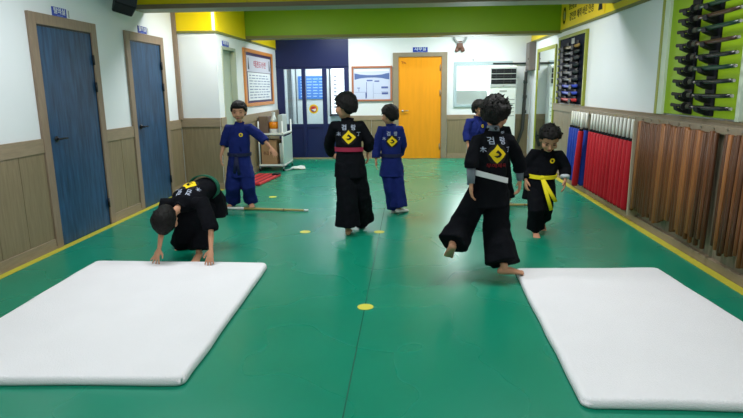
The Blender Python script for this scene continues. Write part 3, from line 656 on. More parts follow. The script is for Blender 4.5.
for z, c, nn, od in zip(r2, c2, n2, o2):
    t = thing('short_sword', (XR-0.08, 9.0, z), '%s short practice sword, %s row of the navy board' % (nn, od), 'sword', 'short swords on the navy board')
    mm = mat('short_sword_%d_%d_%d' % c, lin(*c), 0.4, 0.4)
    bm = bmesh.new(); tube(bm, [(XR-0.075, 9.30, z), (XR-0.075, 8.9, z-0.008), (XR-0.075, 8.50, z)], [(0.014, 0.022)]*3, n=10); obj('scabbard', bm, mm, t, smooth=True)
    bm = bmesh.new(); tube(bm, [(XR-0.075, 9.62, z+0.01), (XR-0.075, 9.315, z)], [(0.013, 0.018)]*2, n=10); obj('grip', bm, mat('short_grip', lin(48, 50, 58), 0.7, 0.15), t, smooth=True)
    bm = bmesh.new(); cyl(bm, (XR-0.075, 9.315, z), (XR-0.075, 9.30, z), 0.03); obj('guard', bm, M_darkmetal, t)

# ---- staff rack --------------------------------------------------------
t = thing('staff_rack', (XR-0.05, 6.0, 1.0), 'beige wall rack rail holding foam sticks and wooden staffs', 'rack')
obj('rail', B(XR-0.062, XR-0.03, 3.3, 8.72, 1.075, 1.135), M_rpanel, t, bevel=0.004)
for k in range(26):
    y = 3.5+k*0.2
    bm = bmesh.new(); cyl(bm, (XR-0.062, y, 1.112), (XR-0.072, y, 1.112), 0.007); obj('hook_peg', bm, M_chrome, t)
obj('divider', B(XR-0.12, XR-0.012, 6.17, 6.195, 0.08, 1.09), mat('pale_divider', lin(172, 158, 136), 0.5), t)
obj('divider', B(XR-0.03, XR-0.012, 4.50, 4.56, 0.96, 1.075), M_rpanel, t)
M_handle = mat('white_tape_handle', lin(238, 238, 232), 0.6)
M_foamB = mat('blue_foam_cover', lin(28, 58, 160), 0.6, 0.25, bump=0.2, bscale=20)
M_foamR = mat('red_foam_cover', lin(182, 22, 38), 0.6, 0.25, bump=0.2, bscale=20)
def foam_stick(y, lean, foam, label, group, dx=0.0, drop=0.0):
    """hangs from its top end; lean = offset of the bottom end along the wall"""
    x = XR-0.085-dx; zt = 1.10-drop; zb = 0.115-drop*0.5
    T = lambda s: Vector((x-0.015*s, y+lean*s, zt+(zb-zt)*s))
    t = thing('foam_stick', T(1), label, 'foam stick', group)
    bm = bmesh.new(); cyl(bm, T(0), T(0.215), 0.0165); obj('handle', bm, M_handle, t, smooth=True)
    bm = bmesh.new(); cyl(bm, T(0.205), T(0.235), 0.0275); obj('collar', bm, M_black, t)
    bm = bmesh.new(); tube(bm, [T(0.235), T(0.25), T(0.6), T(0.97), T(1.0)], [0.026, 0.036, 0.041, 0.042, 0.034], n=14); obj('foam_cover', bm, foam, t, smooth=True)
random.seed(11)
names = ['first', 'second', 'third', 'fourth', 'fifth', 'sixth', 'seventh', 'eighth', 'ninth', 'tenth', 'eleventh', 'twelfth', 'thirteenth', 'fourteenth', 'fifteenth', 'sixteenth', 'seventeenth', 'eighteenth', 'nineteenth', 'twentieth', 'twenty-first', 'twenty-second', 'twenty-third', 'twenty-fourth', 'twenty-fifth', 'twenty-sixth', 'twenty-seventh', 'twenty-eighth', 'twenty-ninth', 'thirtieth', 'thirty-first', 'thirty-second', 'thirty-third']
nb, nr = 7, 14; tot = nb+nr
for i in range(tot):
    y = 8.58 - i*(8.58-6.30)/(tot-1)
    if i < nb: foam_stick(y, random.uniform(0.02, 0.05), M_foamB, 'blue foam stick with white handle, %s from the far end of the rack' % names[i], 'blue foam sticks on the wall rack')
    else:
        j = i-nb; lean = 0.15 if j == 0 else random.uniform(0.0, 0.035)
        foam_stick(y, lean, M_foamR, ('red foam stick leaning across the blue ones on the rack' if j == 0 else 'red foam stick with white handle, %s of the red ones counted from the blue' % names[j]), 'red foam sticks on the wall rack', dx=0.088 if j == 0 else 0.0, drop=0.0)
wood = [mat('staff_wood_%d' % k, lin(*c), 0.4, 0.4, var=0.18, scale=6, stretch=(4, 4, 0.4)) for k, c in enumerate(((98, 58, 30), (116, 70, 36), (84, 50, 27), (150, 96, 52), (106, 63, 33)))]
def staffs(y0, y1, n, base, group):
    for i in range(n):
        y = y0+(y1-y0)*i/(n-1) + random.uniform(-0.003, 0.003); r = random.uniform(0.0190, 0.0200)
        row = i % 2; x = XR-0.085 - (0.004 if row else 0.0)
        zt = 1.09+random.uniform(-0.012, 0.008); zb = 0.19+random.uniform(-0.05, 0.05); ln = 0.02+0.015*math.sin(i*0.5)
        bm = bmesh.new(); T = lambda s: (x-0.01*s, y+ln*s, zt+(zb-zt)*s)
        tube(bm, [T(0), T(0.004), T(0.5), T(0.996), T(1)], [r*0.8, r, r*1.04, r, r*0.8], n=12)
        o = obj('wooden_staff', bm, wood[random.choice((0, 1, 1, 2, 3, 4))], smooth=True)
        tag(o, base % names[i], 'staff', group)
staffs(6.12, 4.62, 33, 'brown wooden staff, %s from the red sticks in the rack', 'wooden staffs of the long row')
staffs(4.45, 3.45, 20, 'brown wooden staff, %s past the gap at the near end', 'wooden staffs of the near row')
# ================================================================ PEOPLE
def V(a): return Vector(a)
def lerp(a, b, t): return V(a)*(1-t)+V(b)*t
def remesh(o, vox, smooth=2, factor=0.5):
    md = o.modifiers.new('merge', 'REMESH'); md.mode = 'VOXEL'; md.voxel_size = vox; md.use_smooth_shade = True
    if smooth:
        s = o.modifiers.new('soften', 'SMOOTH'); s.iterations = smooth; s.factor = factor
fold_tex = bpy.data.textures.new('cloth_folds', 'CLOUDS'); fold_tex.noise_scale = 0.09; fold_tex.noise_depth = 1
def folds(o, k):
    d = o.modifiers.new('folds', 'DISPLACE'); d.texture = fold_tex; d.strength = k; d.mid_level = 0.5; d.texture_coords = 'LOCAL'
def hand(bm, wr, d, palm, right, curl=0.35, spread=0.10, s=1.0, flat=False):
    """d: direction wrist->fingertips, palm: direction the palm faces, right: right hand"""
    d = V(d).normalized(); palm = V(palm); palm = (palm-d*palm.dot(d)).normalized()
    th = d.cross(palm) if right else palm.cross(d)      # towards the thumb
    th = -th if False else th
    wr = V(wr); L = 0.068*s
    tube(bm, [wr-d*0.01, wr+d*0.012*s, wr+d*0.035*s, wr+d*L], [(0.017*s, 0.014*s), (0.022*s, 0.013*s), (0.029*s, 0.013*s), (0.028*s, 0.010*s)], side=th, n=14)
    lens = (0.052, 0.058, 0.054, 0.043)
    for i, l in enumerate(lens):
        o = (1.5-i)*0.0145*s; l *= s
        b = wr+d*(L-0.008*s)+th*o
        dd = (d+th*((1.5-i)*spread)).normalized()
        pts = [b]; ang = 0; cur = b
        for seg in (0.45, 0.32, 0.25):
            ang += curl*(0.6 if seg == 0.45 else 1.0)
            v = (dd*math.cos(ang)+palm*math.sin(ang)); cur = cur+v*(l+0.008*s)*seg; pts.append(cur)
        tube(bm, pts, [0.0078*s, 0.0073*s, 0.0066*s, 0.0056*s], side=th, n=10)
    b = wr+d*0.014*s+th*0.018*s
    v1 = (d*0.62+th*0.8+palm*0.25).normalized(); v2 = (d*0.9+th*0.42+palm*0.35*(0 if flat else 1)).normalized()
    tube(bm, [b, b+v1*0.028*s, b+v1*0.028*s+v2*0.022*s, b+v1*0.028*s+v2*0.038*s], [0.0115*s, 0.0095*s, 0.0080*s, 0.0062*s], side=palm, n=10)
def foot(bm, an, toe, up, s=1.0, right=True):
    toe = V(toe).normalized(); up = V(up); up = (up-toe*up.dot(toe)).normalized(); lat = toe.cross(up)
    an = V(an); h = 0.055*s
    base = an-up*h
    P = lambda f, u: base+toe*f*s+up*u*s
    tube(bm, [P(-0.045, 0.024), P(-0.03, 0.026), P(0.0, 0.030), P(0.05, 0.028), P(0.095, 0.019), P(0.125, 0.013)],
         [(0.014*s, 0.014*s), (0.024*s, 0.023*s), (0.027*s, 0.029*s), (0.029*s, 0.025*s), (0.034*s, 0.017*s), (0.033*s, 0.011*s)], side=lat, n=16)
    tube(bm, [an+up*0.03*s, an, P(0.005, 0.03)], [0.024*s, 0.026*s, 0.028*s], side=lat, n=14)
    sg = 1 if right else -1
    for i, (o, l, r) in enumerate(((-0.024, 0.030, 0.0115), (-0.006, 0.029, 0.0085), (0.007, 0.026, 0.008), (0.019, 0.021, 0.0075), (0.029, 0.016, 0.007))):
        b = P(0.115, 0.011)+lat*o*s*sg*1.0
        tube(bm, [b, b+toe*l*s*0.6, b+toe*l*s-up*0.002*s], [r*s, r*s, r*s*0.75], side=lat, n=8)
def head_build(bm, c, F, s):
    """F: 3x3 with columns right(x), face(y), up(z)"""
    X, Yd, Z = F.col[0], F.col[1], F.col[2]
    P = lambda x, y, z: c+X*x*s+Yd*y*s+Z*z*s
    ellip(bm, P(0, -0.008, 0.022), 0.070*s, 0.086*s, 0.078*s, F, 28, 20)
    ellip(bm, P(0, 0.020, -0.022), 0.058*s, 0.062*s, 0.070*s, F, 24, 16)
    ellip(bm, P(0, 0.038, -0.072), 0.030*s, 0.034*s, 0.026*s, F)           # chin
    for sg in (-1, 1):
        ellip(bm, P(sg*0.035, 0.048, -0.032), 0.026*s, 0.028*s, 0.028*s, F)    # cheeks
        ellip(bm, P(sg*0.070, -0.006, -0.012), 0.008*s, 0.016*s, 0.027*s, F)   # ears
        ellip(bm, P(sg*0.076, -0.010, 0.0), 0.007*s, 0.012*s, 0.014*s, F)
    tube(bm, [P(0, 0.076, 0.004), P(0, 0.084, -0.014), P(0, 0.092, -0.028), P(0, 0.083, -0.036)], [0.006*s, 0.008*s, 0.012*s, 0.009*s], side=X, n=12)
    for sg in (-1, 1): ellip(bm, P(sg*0.010, 0.082, -0.031), 0.007*s, 0.008*s, 0.006*s, F)
    ellip(bm, P(0, 0.076, -0.056), 0.020*s, 0.008*s, 0.006*s, F)
def head_parts(body, c, F, s):
    X, Yd, Z = F.col[0], F.col[1], F.col[2]
    P = lambda x, y, z: c+X*x*s+Yd*y*s+Z*z*s
    for sg in (-1, 1):
        bm = bmesh.new(); ellip(bm, P(sg*0.030, 0.0735, -0.002), 0.0125*s, 0.006*s, 0.0045*s, F); obj('eye', bm, M_eye, body, smooth=True)
        bm = bmesh.new(); tube(bm, [P(sg*0.016, 0.079, 0.016), P(sg*0.032, 0.077, 0.020), P(sg*0.046, 0.066, 0.016)], [0.0018*s, 0.003*s, 0.0015*s], side=Z, n=8); obj('eyebrow', bm, M_hair, body, smooth=True)
    bm = bmesh.new(); ellip(bm, P(0, 0.081, -0.053), 0.019*s, 0.005*s, 0.0032*s, F); ellip(bm, P(0, 0.080, -0.059), 0.015*s, 0.006*s, 0.004*s, F); obj('mouth', bm, M_lip, body, smooth=True)
def hair_build(c, F, s, style, seed, body):
    X, Yd, Z = F.col[0], F.col[1], F.col[2]
    bm = bmesh.new(); bmesh.ops.create_icosphere(bm, subdivisions=5, radius=1.0)
    low = {'bowl': -0.40, 'short': -0.36, 'messy': -0.34}[style]
    rnd = random.Random(seed)
    tufts = [Vector((rnd.gauss(0, 1), rnd.gauss(0, 1), rnd.gauss(0.5, 0.8))).normalized() for _ in range(70 if style == 'messy' else 44)]
    thick = {'bowl': 0.015, 'short': 0.015, 'messy': 0.018}[style]
    for v in bm.verts:
        d = v.co.normalized()
        # hairline: forehead at the front, lower at sides and nape
        front = max(0.0, d.y)
        line = low + {'bowl': 0.62, 'short': 0.76, 'messy': 0.70}[style]*min(1, front*1.45)**1.3
        side_dip = -0.50*max(0.0, -d.y)**0.7
        edge = (d.z-(line+side_dip))/0.10
        edge += 0.5*noise.noise(Vector((d.x*9+seed, d.y*9, d.z*3)))
        m = max(0.0, min(1.0, edge)); m = m*m*(3-2*m)
        tf = 0.0
        for tdir in tufts:
            q = d.dot(tdir)
            if q > 0.955: tf = max(tf, (q-0.955)/0.045)
        add = thick*m + (0.008 if style == 'messy' else 0.0045)*tf*m + 0.004*noise.noise(d*7+Vector((seed, 0, 0)))*m
        bk = max(0.0, min(1.0, 0.55-d.y))*(1.0 if d.z < 0 else 0.0)
        base = Vector((d.x*(0.070-0.010*bk*abs(d.z)), d.y*0.086-0.008-0.018*bk*abs(d.z), d.z*0.078*(1+0.42*bk)+0.022))
        if m <= 0.001: base = base*0.90
        base += Vector((d.x, d.y, d.z))*add
        if style == 'messy' and tf > 0: base += Vector((0.2, -0.1, 0.5))*0.008*tf*m
        v.co = c+X*base.x*s+Yd*base.y*s+Z*base.z*s
    bm2 = bm
    # drop verts that are inside the head and far below the hairline
    o = obj('hair', bm2, M_hair, body, smooth=True)
    if style != 'bowl':
        bm = bmesh.new(); n = 90 if style == 'messy' else 50
        for k in range(n):
            d = Vector((rnd.gauss(0, 1), rnd.gauss(-0.25, 0.9), rnd.uniform(-0.2, 1.4))).normalized()
            if d.y > 0.45 and d.z < 0.5: continue
            base = Vector((d.x*0.070, d.y*0.086-0.008, d.z*0.080+0.022))
            fl = (d*0.6+Vector((rnd.uniform(-0.6, 0.6), rnd.uniform(-0.4, 0.6), 0.3 if style == 'messy' else -0.25)))
            fl.normalize(); l = rnd.uniform(0.026, 0.050) if style == 'messy' else rnd.uniform(0.018, 0.030)
            pp = [base, base+fl*l*0.6, base+fl*l+Vector((0, 0, -0.004))]
            tube(bm, [c+X*q.x*s+Yd*q.y*s+Z*q.z*s for q in pp], [0.010*s, 0.0065*s, 0.0012*s], n=6)
        t = obj('hair_tufts', bm, M_hair, o, smooth=True)
    return o

def shrink(o, target, off=0.004):
    md = o.modifiers.new('wrap', 'SHRINKWRAP'); md.target = target; md.wrap_method = 'PROJECT'
    md.use_project_x = False; md.use_project_y = False; md.use_project_z = True
    md.use_negative_direction = True; md.use_positive_direction = False; md.offset = off; md.project_limit = 0.4
def patch(name, poly, M, m, jacket, off, parent=None):
    """flat polygon (local xy) laid onto the jacket along -z of M"""
    bm = bmesh.new(); vs = [bm.verts.new((x, y, 0)) for x, y in poly]
    bm.faces.new(vs)
    bmesh.ops.triangulate(bm, faces=bm.faces)
    bmesh.ops.subdivide_edges(bm, edges=bm.edges[:], cuts=5, use_grid_fill=True)
    me = bpy.data.meshes.new(name); bm.to_mesh(me); bm.free(); me.materials.append(m)
    o = bpy.data.objects.new(name, me); COL.objects.link(o); o.matrix_world = M
    attach(o, parent or jacket)
    shrink(o, jacket, off)
    return o
def wtext(name, s, size, M, m, jacket, off, width=None):
    o = text_mesh(name, s, size, M, m, None, extrude=0.0, wrap=True, width=width)
    attach(o, jacket)
    shrink(o, jacket, off)
    return o
def circle(r, n=20, cx=0, cy=0): return [(cx+r*math.cos(2*math.pi*k/n), cy+r*math.sin(2*math.pi*k/n)) for k in range(n)]
def back_emblem(jacket, M, k=1.0, red=False):
    patch('emblem_ground', circle(0.072*k), M, M_embK, jacket, 0.0035)
    a = 0.062*k
    dia = [(-0.05*a, a*1.05), (a*0.25, a*0.66), (a*0.62, a*0.42), (a*1.05, 0.02*a), (a*0.70, -a*0.36), (a*0.34, -a*0.70), (-0.05*a, -a*1.0), (-a*0.38, -a*0.74), (-a*0.66, -a*0.40), (-a*1.0, -0.0*a), (-a*0.70, a*0.34), (-a*0.40, a*0.60)]
    patch('emblem', dia, M, M_embY, jacket, 0.0055)
    b = 0.026*k
    patch('emblem_core', [(-0.1*b, b*1.1), (b*0.6, 0.55*b), (b*1.15, -0.1*b), (b*0.55, -0.75*b), (-0.3*b, -0.95*b), (-b*1.1, -0.45*b), (-0.2*b, -0.40*b), (0.35*b, -0.15*b), (-0.1*b, 0.25*b), (-0.75*b, 0.35*b)], M, M_embK, jacket, 0.0075)
    wtext('lettering', '검', 0.054*k, M @ Matrix.Translation((-0.042*k, 0.086*k, 0)), M_embW, jacket, 0.0045)
    wtext('lettering', '랑', 0.054*k, M @ Matrix.Translation((0.042*k, 0.086*k, 0)), M_embW, jacket, 0.0045)
    wtext('lettering', '木', 0.040*k, M @ Matrix.Translation((-0.092*k, 0.028*k, 0)), M_embW, jacket, 0.0045)
    wtext('lettering', '丁', 0.040*k, M @ Matrix.Translation((0.092*k, 0.028*k, 0)), M_embW, jacket, 0.0045)
    if red: wtext('red_lettering', '무예체육', 0.03*k, M @ Matrix.Translation((0, -0.078*k, 0)), M_embR, jacket, 0.0045, width=0.15*k)

def person(J, label, face, head_up, fwd, cloth, belt_col, style='short', seed=1, s=1.0, hands=None, feet=None,
           sleeve=0.55, hem=(0.092, 0.092), pant_end=0.02, belt_tails=None, back=True, undersleeve=None, wristband=None, emb_k=1.0,
           torso_up=None, red=False, leg_k=1.0, emb_shift=0.0, hem_drop=0.10, chest_k=1.0, front_flap=None, slippers=False, tail_mat=None, head_k=1.13, belt_tilt=0.0, sleeve_k=1.0, torso_k=1.0):
    J = {k: V(v) for k, v in J.items()}; hs = s*head_k
    up = V(torso_up) if torso_up else (J['neck']-J['pelvis']).normalized()
    rt = (J['shR']-J['shL']).normalized()
    fw_ = up.cross(rt).normalized() if False else rt.cross(up).normalized()*-1
    # anatomical: right x forward = up*-1 ... choose the sign that agrees with the given body direction
    if fw_.dot(V(fwd)) < 0: fw_ = -fw_
    face = V(face).normalized(); hu = V(head_up); hz = (hu-face*hu.dot(face)).normalized(); hx = face.cross(hz)
    F = Matrix((hx, face, hz)).transposed()
    hc = J['head']
    gx, gy = J['pelvis'].x, J['pelvis'].y
    root = thing('person', (gx, gy, 0), label, 'person')
    # ---- body: one continuous skin surface
    bm = bmesh.new()
    head_build(bm, hc, F, hs)
    tube(bm, [lerp(J['neck'], J['chest'], 0.3), J['neck'], lerp(J['neck'], hc, 0.45)+face*0.0, hc-hz*0.03*s-face*0.012*s], [0.045*s, 0.036*s, 0.033*s, 0.036*s], side=rt, n=16)
    tube(bm, [J['pelvis']-up*0.02, J['pelvis'], J['waist'], J['chest'], lerp(J['chest'], J['neck'], 0.7), J['neck']],
         [(0.07*s, 0.055*s), (0.085*s, 0.062*s), (0.078*s, 0.055*s), (0.088*s, 0.062*s), (0.085*s, 0.05*s), (0.04*s, 0.035*s)], side=rt, n=18)
    for sd in 'LR':
        sh, el, wr = J['sh'+sd], J['el'+sd], J['wr'+sd]
        tube(bm, [lerp(sh, J['chest'], 0.3), sh, lerp(sh, el, 0.5), el, lerp(el, wr, 0.35), wr], [0.034*s, 0.034*s, 0.028*s, 0.024*s, 0.024*s, 0.0165*s], side=fw_, n=14)
        hp, kn, an = J['hip'+sd], J['kn'+sd], J['an'+sd]
        tube(bm, [lerp(hp, J['pelvis'], 0.4), hp, lerp(hp, kn, 0.5), kn, lerp(kn, an, 0.35), an], [0.05*s, 0.056*s, 0.048*s, 0.036*s, 0.035*s, 0.023*s], side=fw_, n=14)
        hd = hands[sd]; hand(bm, wr, hd[0], hd[1], sd == 'R', curl=hd[2], spread=hd[3], s=s*1.05, flat=(hd[2] < 0.15))
        ft = feet[sd]; foot(bm, an, ft[0], ft[1], s=s*1.05, right=(sd == 'R'))
    body = obj('body', bm, M_skin, root, smooth=True); remesh(body, 0.0052, 2, 0.4)
    head_parts(body, hc, F, hs)
    hair_build(hc, F, hs, style, seed, root)
    # ---- trousers
    bm = bmesh.new()
    tube(bm, [J['pelvis']+up*0.06, J['pelvis'], J['pelvis']-up*0.05], [(0.105*s, 0.085*s), (0.12*s, 0.095*s), (0.10*s, 0.085*s)], side=rt, n=20)
    for i, sd in enumerate('LR'):
        hp, kn, an = J['hip'+sd], J['kn'+sd], J['an'+sd]
        end = lerp(an, kn, pant_end if not isinstance(pant_end, dict) else pant_end[sd]); h = hem[i]
        k = leg_k
        tube(bm, [lerp(hp, J['pelvis'], 0.4)+up*0.02, hp, lerp(hp, kn, 0.5), kn, lerp(kn, end, 0.5), end],
             [0.075*s, 0.080*s*k, 0.080*s*k, (0.080*s*k*0.5+h*0.45, 0.078*s*k), (h*0.92, h*0.84), (h, h*0.9)], side=rt, n=28, ripple=[0, 0.0, 0.03, 0.05, 0.08, 0.12, 4])
    tr = obj('trousers', bm, cloth, root, smooth=True); remesh(tr, 0.008, 1); folds(tr, 0.018)
    # ---- jacket
    bm = bmesh.new()
    hw = (J['shR']-J['shL']).length/2
    hemc = J['pelvis']-V((0, 0, 1))*hem_drop if hem_drop >= 0 else J['pelvis']+up*hem_drop
    tube(bm, [J['neck']+up*0.022-fw_*0.008, J['neck'], lerp(J['neck'], J['chest'], 0.28), lerp(J['neck'], J['chest'], 0.75), lerp(J['chest'], J['waist'], 0.3), J['waist'], J['pelvis'], hemc],
         [(0.045*s, 0.044*s), (0.058*s, 0.052*s), (hw*0.66, 0.066*s*torso_k), (hw*0.92, 0.084*s*torso_k), (0.122*s*torso_k, 0.092*s*torso_k), (0.118*s*torso_k, 0.088*s*torso_k), (0.138*s*torso_k, 0.106*s*torso_k), (0.150*s*torso_k, 0.116*s*torso_k)], side=rt, n=28, ripple=[0, 0, 0, 0, 0.01, 0.01, 0.04, 0.06, 5])
    for sd in 'LR':
        sh, el, wr = J['sh'+sd], J['el'+sd], J['wr'+sd]; sv = sleeve[sd] if isinstance(sleeve, dict) else sleeve
        end = lerp(el, wr, sv)
        tube(bm, [lerp(sh, lerp(J['neck'], J['chest'], 0.4), 0.45), lerp(sh, lerp(J['neck'], J['chest'], 0.4), 0.05), lerp(sh, el, 0.45), el, end],
             [0.048*s, 0.054*s*sleeve_k, 0.053*s*sleeve_k, 0.051*s*sleeve_k, (0.053*s*sleeve_k, 0.048*s*sleeve_k)], side=fw_, n=20, ripple=[0, 0, 0.02, 0.05, 0.08, 4])
    if front_flap:
        for fp in front_flap: tube(bm, fp[0], fp[1], side=fp[2], n=16)
    jk = obj('jacket', bm, cloth, root, smooth=True); remesh(jk, 0.008, 2); folds(jk, 0.014)
    # collar bands
    bm = bmesh.new()
    nb_ = J['neck']+up*0.024-fw_*0.044*s
    for sg in (-1, 1):
        tube(bm, [nb_, J['neck']+up*0.018+rt*sg*0.048*s-fw_*0.005, lerp(J['neck'], J['chest'], 0.35)+rt*sg*0.035*s+fw_*0.068*s, lerp(J['chest'], J['waist'], 0.2)-rt*sg*0.012*s+fw_*0.090*s, lerp(J['chest'], J['waist'], 0.8)-rt*sg*0.05*s+fw_*0.084*s],
             [(0.009, 0.016)]*5, side=fw_, n=10)
    obj('collar', bm, cloth, jk, smooth=True)
    # ---- belt
    if belt_col is not None:
        bm = bmesh.new(); n = 40; rings = []
        ax = up
        for k in range(n):
            a = 2*math.pi*k/n; dirv = rt*math.cos(a)*0.128*s+fw_*math.sin(a)*0.100*s
            c = J['waist']+dirv*torso_k+up*belt_tilt*math.cos(a); nrm = (rt*math.cos(a)/0.128+fw_*math.sin(a)/0.100).normalized()
            rings.append([bm.verts.new(c+nrm*x+ax*z) for x, z in ((-0.004, -0.019*s), (0.007, -0.019*s), (0.007, 0.019*s), (-0.004, 0.019*s))])
        for k in range(n):
            A, Bq = rings[k], rings[(k+1) % n]
            for i in range(4): bm.faces.new((A[i], A[(i+1) % 4], Bq[(i+1) % 4], Bq[i]))
        be = obj('belt', bm, belt_col, root, smooth=False)
        kn0 = J['waist']+fw_*0.108*s
        bm = bmesh.new(); ellip(bm, kn0, 0.026*s, 0.018*s, 0.022*s, Matrix((rt, fw_, up)).transposed()); obj('knot', bm, belt_col, be, smooth=True)
        for tl in (belt_tails or [(0.05, 0.03, -0.22), (-0.03, 0.03, -0.20)]):
            bm = bmesh.new(); e = kn0+rt*tl[0]*s+fw_*tl[1]*s+V((0, 0, tl[2]*s)); mid = lerp(kn0, e, 0.5)+fw_*0.012
            tube(bm, [kn0, mid, e], [(0.018*s, 0.004), (0.019*s, 0.004), (0.019*s, 0.004)], side=rt, n=8); obj('belt_tail', bm, belt_col, be, smooth=True)
    # ---- extras
    if undersleeve:
        for sd in undersleeve[1]:
            sh, el, wr = J['sh'+sd], J['el'+sd], J['wr'+sd]; bm = bmesh.new()
            tube(bm, [lerp(el, wr, 0.1), lerp(el, wr, 0.6), lerp(el, wr, 0.97)], [0.033*s, 0.030*s, 0.026*s], side=fw_, n=16, ripple=[0.0, 0.03, 0.03, 3])
            obj('undershirt_sleeve', bm, undersleeve[0], root, smooth=True, label='grey undershirt sleeve')
        bm = bmesh.new(); tube(bm, [J['neck']+up*0.0, J['neck']+up*0.05], [0.050*s, 0.043*s], side=rt, n=20); obj('undershirt_collar', bm, undersleeve[0], root, smooth=True)
    if wristband:
        for sd in wristband[1]:
            el, wr = J['el'+sd], J['wr'+sd]; bm = bmesh.new(); tube(bm, [lerp(el, wr, 0.62), lerp(el, wr, 0.85)], [0.046*s, 0.044*s], side=fw_, n=16); obj('cuff_band', bm, wristband[0], root, smooth=True, label='pale cuff band')
    if back:
        org = lerp(J['neck'], J['chest'], 1.0)-up*0.045*s+up*emb_shift - fw_*0.22
        M = frameM(org, rt, -fw_)
        back_emblem(jk, M, emb_k*s, red)
    else:
        org = lerp(J['chest'], J['neck'], 0.15)-rt*0.055*s + fw_*0.22
        M = frameM(org, -rt, fw_)
        patch('chest_emblem', circle(0.024*s, 14), M, M_embY, jk, 0.005)
        patch('chest_emblem_core', circle(0.011*s, 10), M, cloth, jk, 0.0065)
    # lettering down the outer trouser leg
    if slippers:
        for sd in 'LR':
            bm = bmesh.new(); t_ = V(feet[sd][0]).normalized(); u_ = V(feet[sd][1]); u_ = (u_-t_*u_.dot(t_)).normalized(); an = J['an'+sd]-u_*0.058*s
            tube(bm, [an-t_*0.056+u_*0.022, an-t_*0.03+u_*0.026, an+t_*0.04+u_*0.026, an+t_*0.11+u_*0.02, an+t_*0.158+u_*0.014], [(0.018, 0.018), (0.032, 0.026), (0.035, 0.028), (0.040, 0.022), (0.026, 0.014)], side=t_.cross(u_), n=16)
            obj('sock', bm, mat('white_sock', lin(220, 215, 210), 0.8), root, smooth=True)
    return root, jk, tr
M_grey_under = mat('grey_undershirt', lin(110, 118, 128), 0.85)
M_beltR = mat('dark_red_belt', lin(150, 28, 62), 0.7)
M_beltW = mat('white_belt', lin(225, 225, 228), 0.7)
M_beltY = mat('yellow_belt', lin(235, 215, 20), 0.7)
M_beltG = mat('green_belt', lin(10, 88, 66), 0.7)
M_beltN = mat('navy_belt', lin(20, 26, 66), 0.7)
M_beltK = mat('black_belt', (0.012, 0.012, 0.015), 0.7)

K1 = {'head':(-2.006, 4.5, 0.406), 'neck':(-1.928, 4.62, 0.491), 'chest':(-1.89, 4.76, 0.551), 'waist':(-1.827, 4.94, 0.599), 'pelvis':(-1.821, 5.03, 0.481), 'shR':(-2.064, 4.66, 0.518), 'elR':(-2.074, 4.56, 0.314), 'wrR':(-2.074, 4.47, 0.164), 'shL':(-1.719, 4.6, 0.53), 'elL':(-1.638, 4.52, 0.325), 'wrL':(-1.618, 4.43, 0.17), 'hipR':(-1.907, 5.02, 0.408), 'knR':(-2.077, 5.02, 0.171), 'anR':(-2.13, 5.1, 0.023), 'hipL':(-1.798, 4.95, 0.413), 'knL':(-1.848, 4.82, 0.223), 'anL':(-1.848, 4.76, 0.055)}
K2 = {'head':(-2.049, 6.9, 1.199), 'neck':(-2.061, 6.93, 1.047), 'chest':(-2.076, 6.93, 0.901), 'waist':(-2.083, 6.93, 0.68), 'pelvis':(-2.089, 6.94, 0.529), 'shR':(-2.207, 6.95, 0.998), 'elR':(-2.287, 6.98, 0.787), 'wrR':(-2.315, 6.92, 0.657), 'shL':(-1.933, 6.93, 0.997), 'elL':(-1.779, 6.93, 0.862), 'wrL':(-1.673, 6.88, 0.757), 'hipR':(-2.154, 6.94, 0.504), 'knR':(-2.191, 6.93, 0.266), 'anR':(-2.244, 7.06, 0.055), 'hipL':(-2.027, 6.94, 0.504), 'knL':(-2.0, 6.93, 0.279), 'anL':(-2.012, 7.07, 0.054)}
K3 = {'head':(-0.612, 5.62, 1.289), 'neck':(-0.599, 5.65, 1.143), 'chest':(-0.595, 5.64, 1.036), 'waist':(-0.588, 5.64, 0.868), 'pelvis':(-0.581, 5.64, 0.739), 'shL':(-0.725, 5.62, 1.097), 'elL':(-0.802, 5.75, 0.908), 'wrL':(-0.811, 5.95, 0.795), 'shR':(-0.472, 5.66, 1.092), 'elR':(-0.391, 5.68, 0.943), 'wrR':(-0.408, 5.75, 0.826), 'hipL':(-0.639, 5.62, 0.722), 'knL':(-0.612, 5.58, 0.385), 'anL':(-0.608, 5.58, 0.066), 'hipR':(-0.523, 5.66, 0.716), 'knR':(-0.493, 5.72, 0.379), 'anR':(-0.504, 5.92, 0.081)}
K4 = {'head':(-0.217, 6.62, 1.153), 'neck':(-0.201, 6.64, 1.021), 'chest':(-0.202, 6.64, 0.901), 'waist':(-0.203, 6.64, 0.692), 'pelvis':(-0.197, 6.64, 0.563), 'shL':(-0.316, 6.62, 0.995), 'elL':(-0.369, 6.6, 0.802), 'wrL':(-0.374, 6.56, 0.644), 'shR':(-0.098, 6.66, 0.99), 'elR':(-0.064, 6.74, 0.798), 'wrR':(-0.114, 6.88, 0.652), 'hipL':(-0.25, 6.62, 0.542), 'knL':(-0.204, 6.62, 0.282), 'anL':(-0.159, 6.68, 0.047), 'hipR':(-0.145, 6.66, 0.537), 'knR':(-0.122, 6.62, 0.282), 'anR':(-0.11, 6.6, 0.07)}
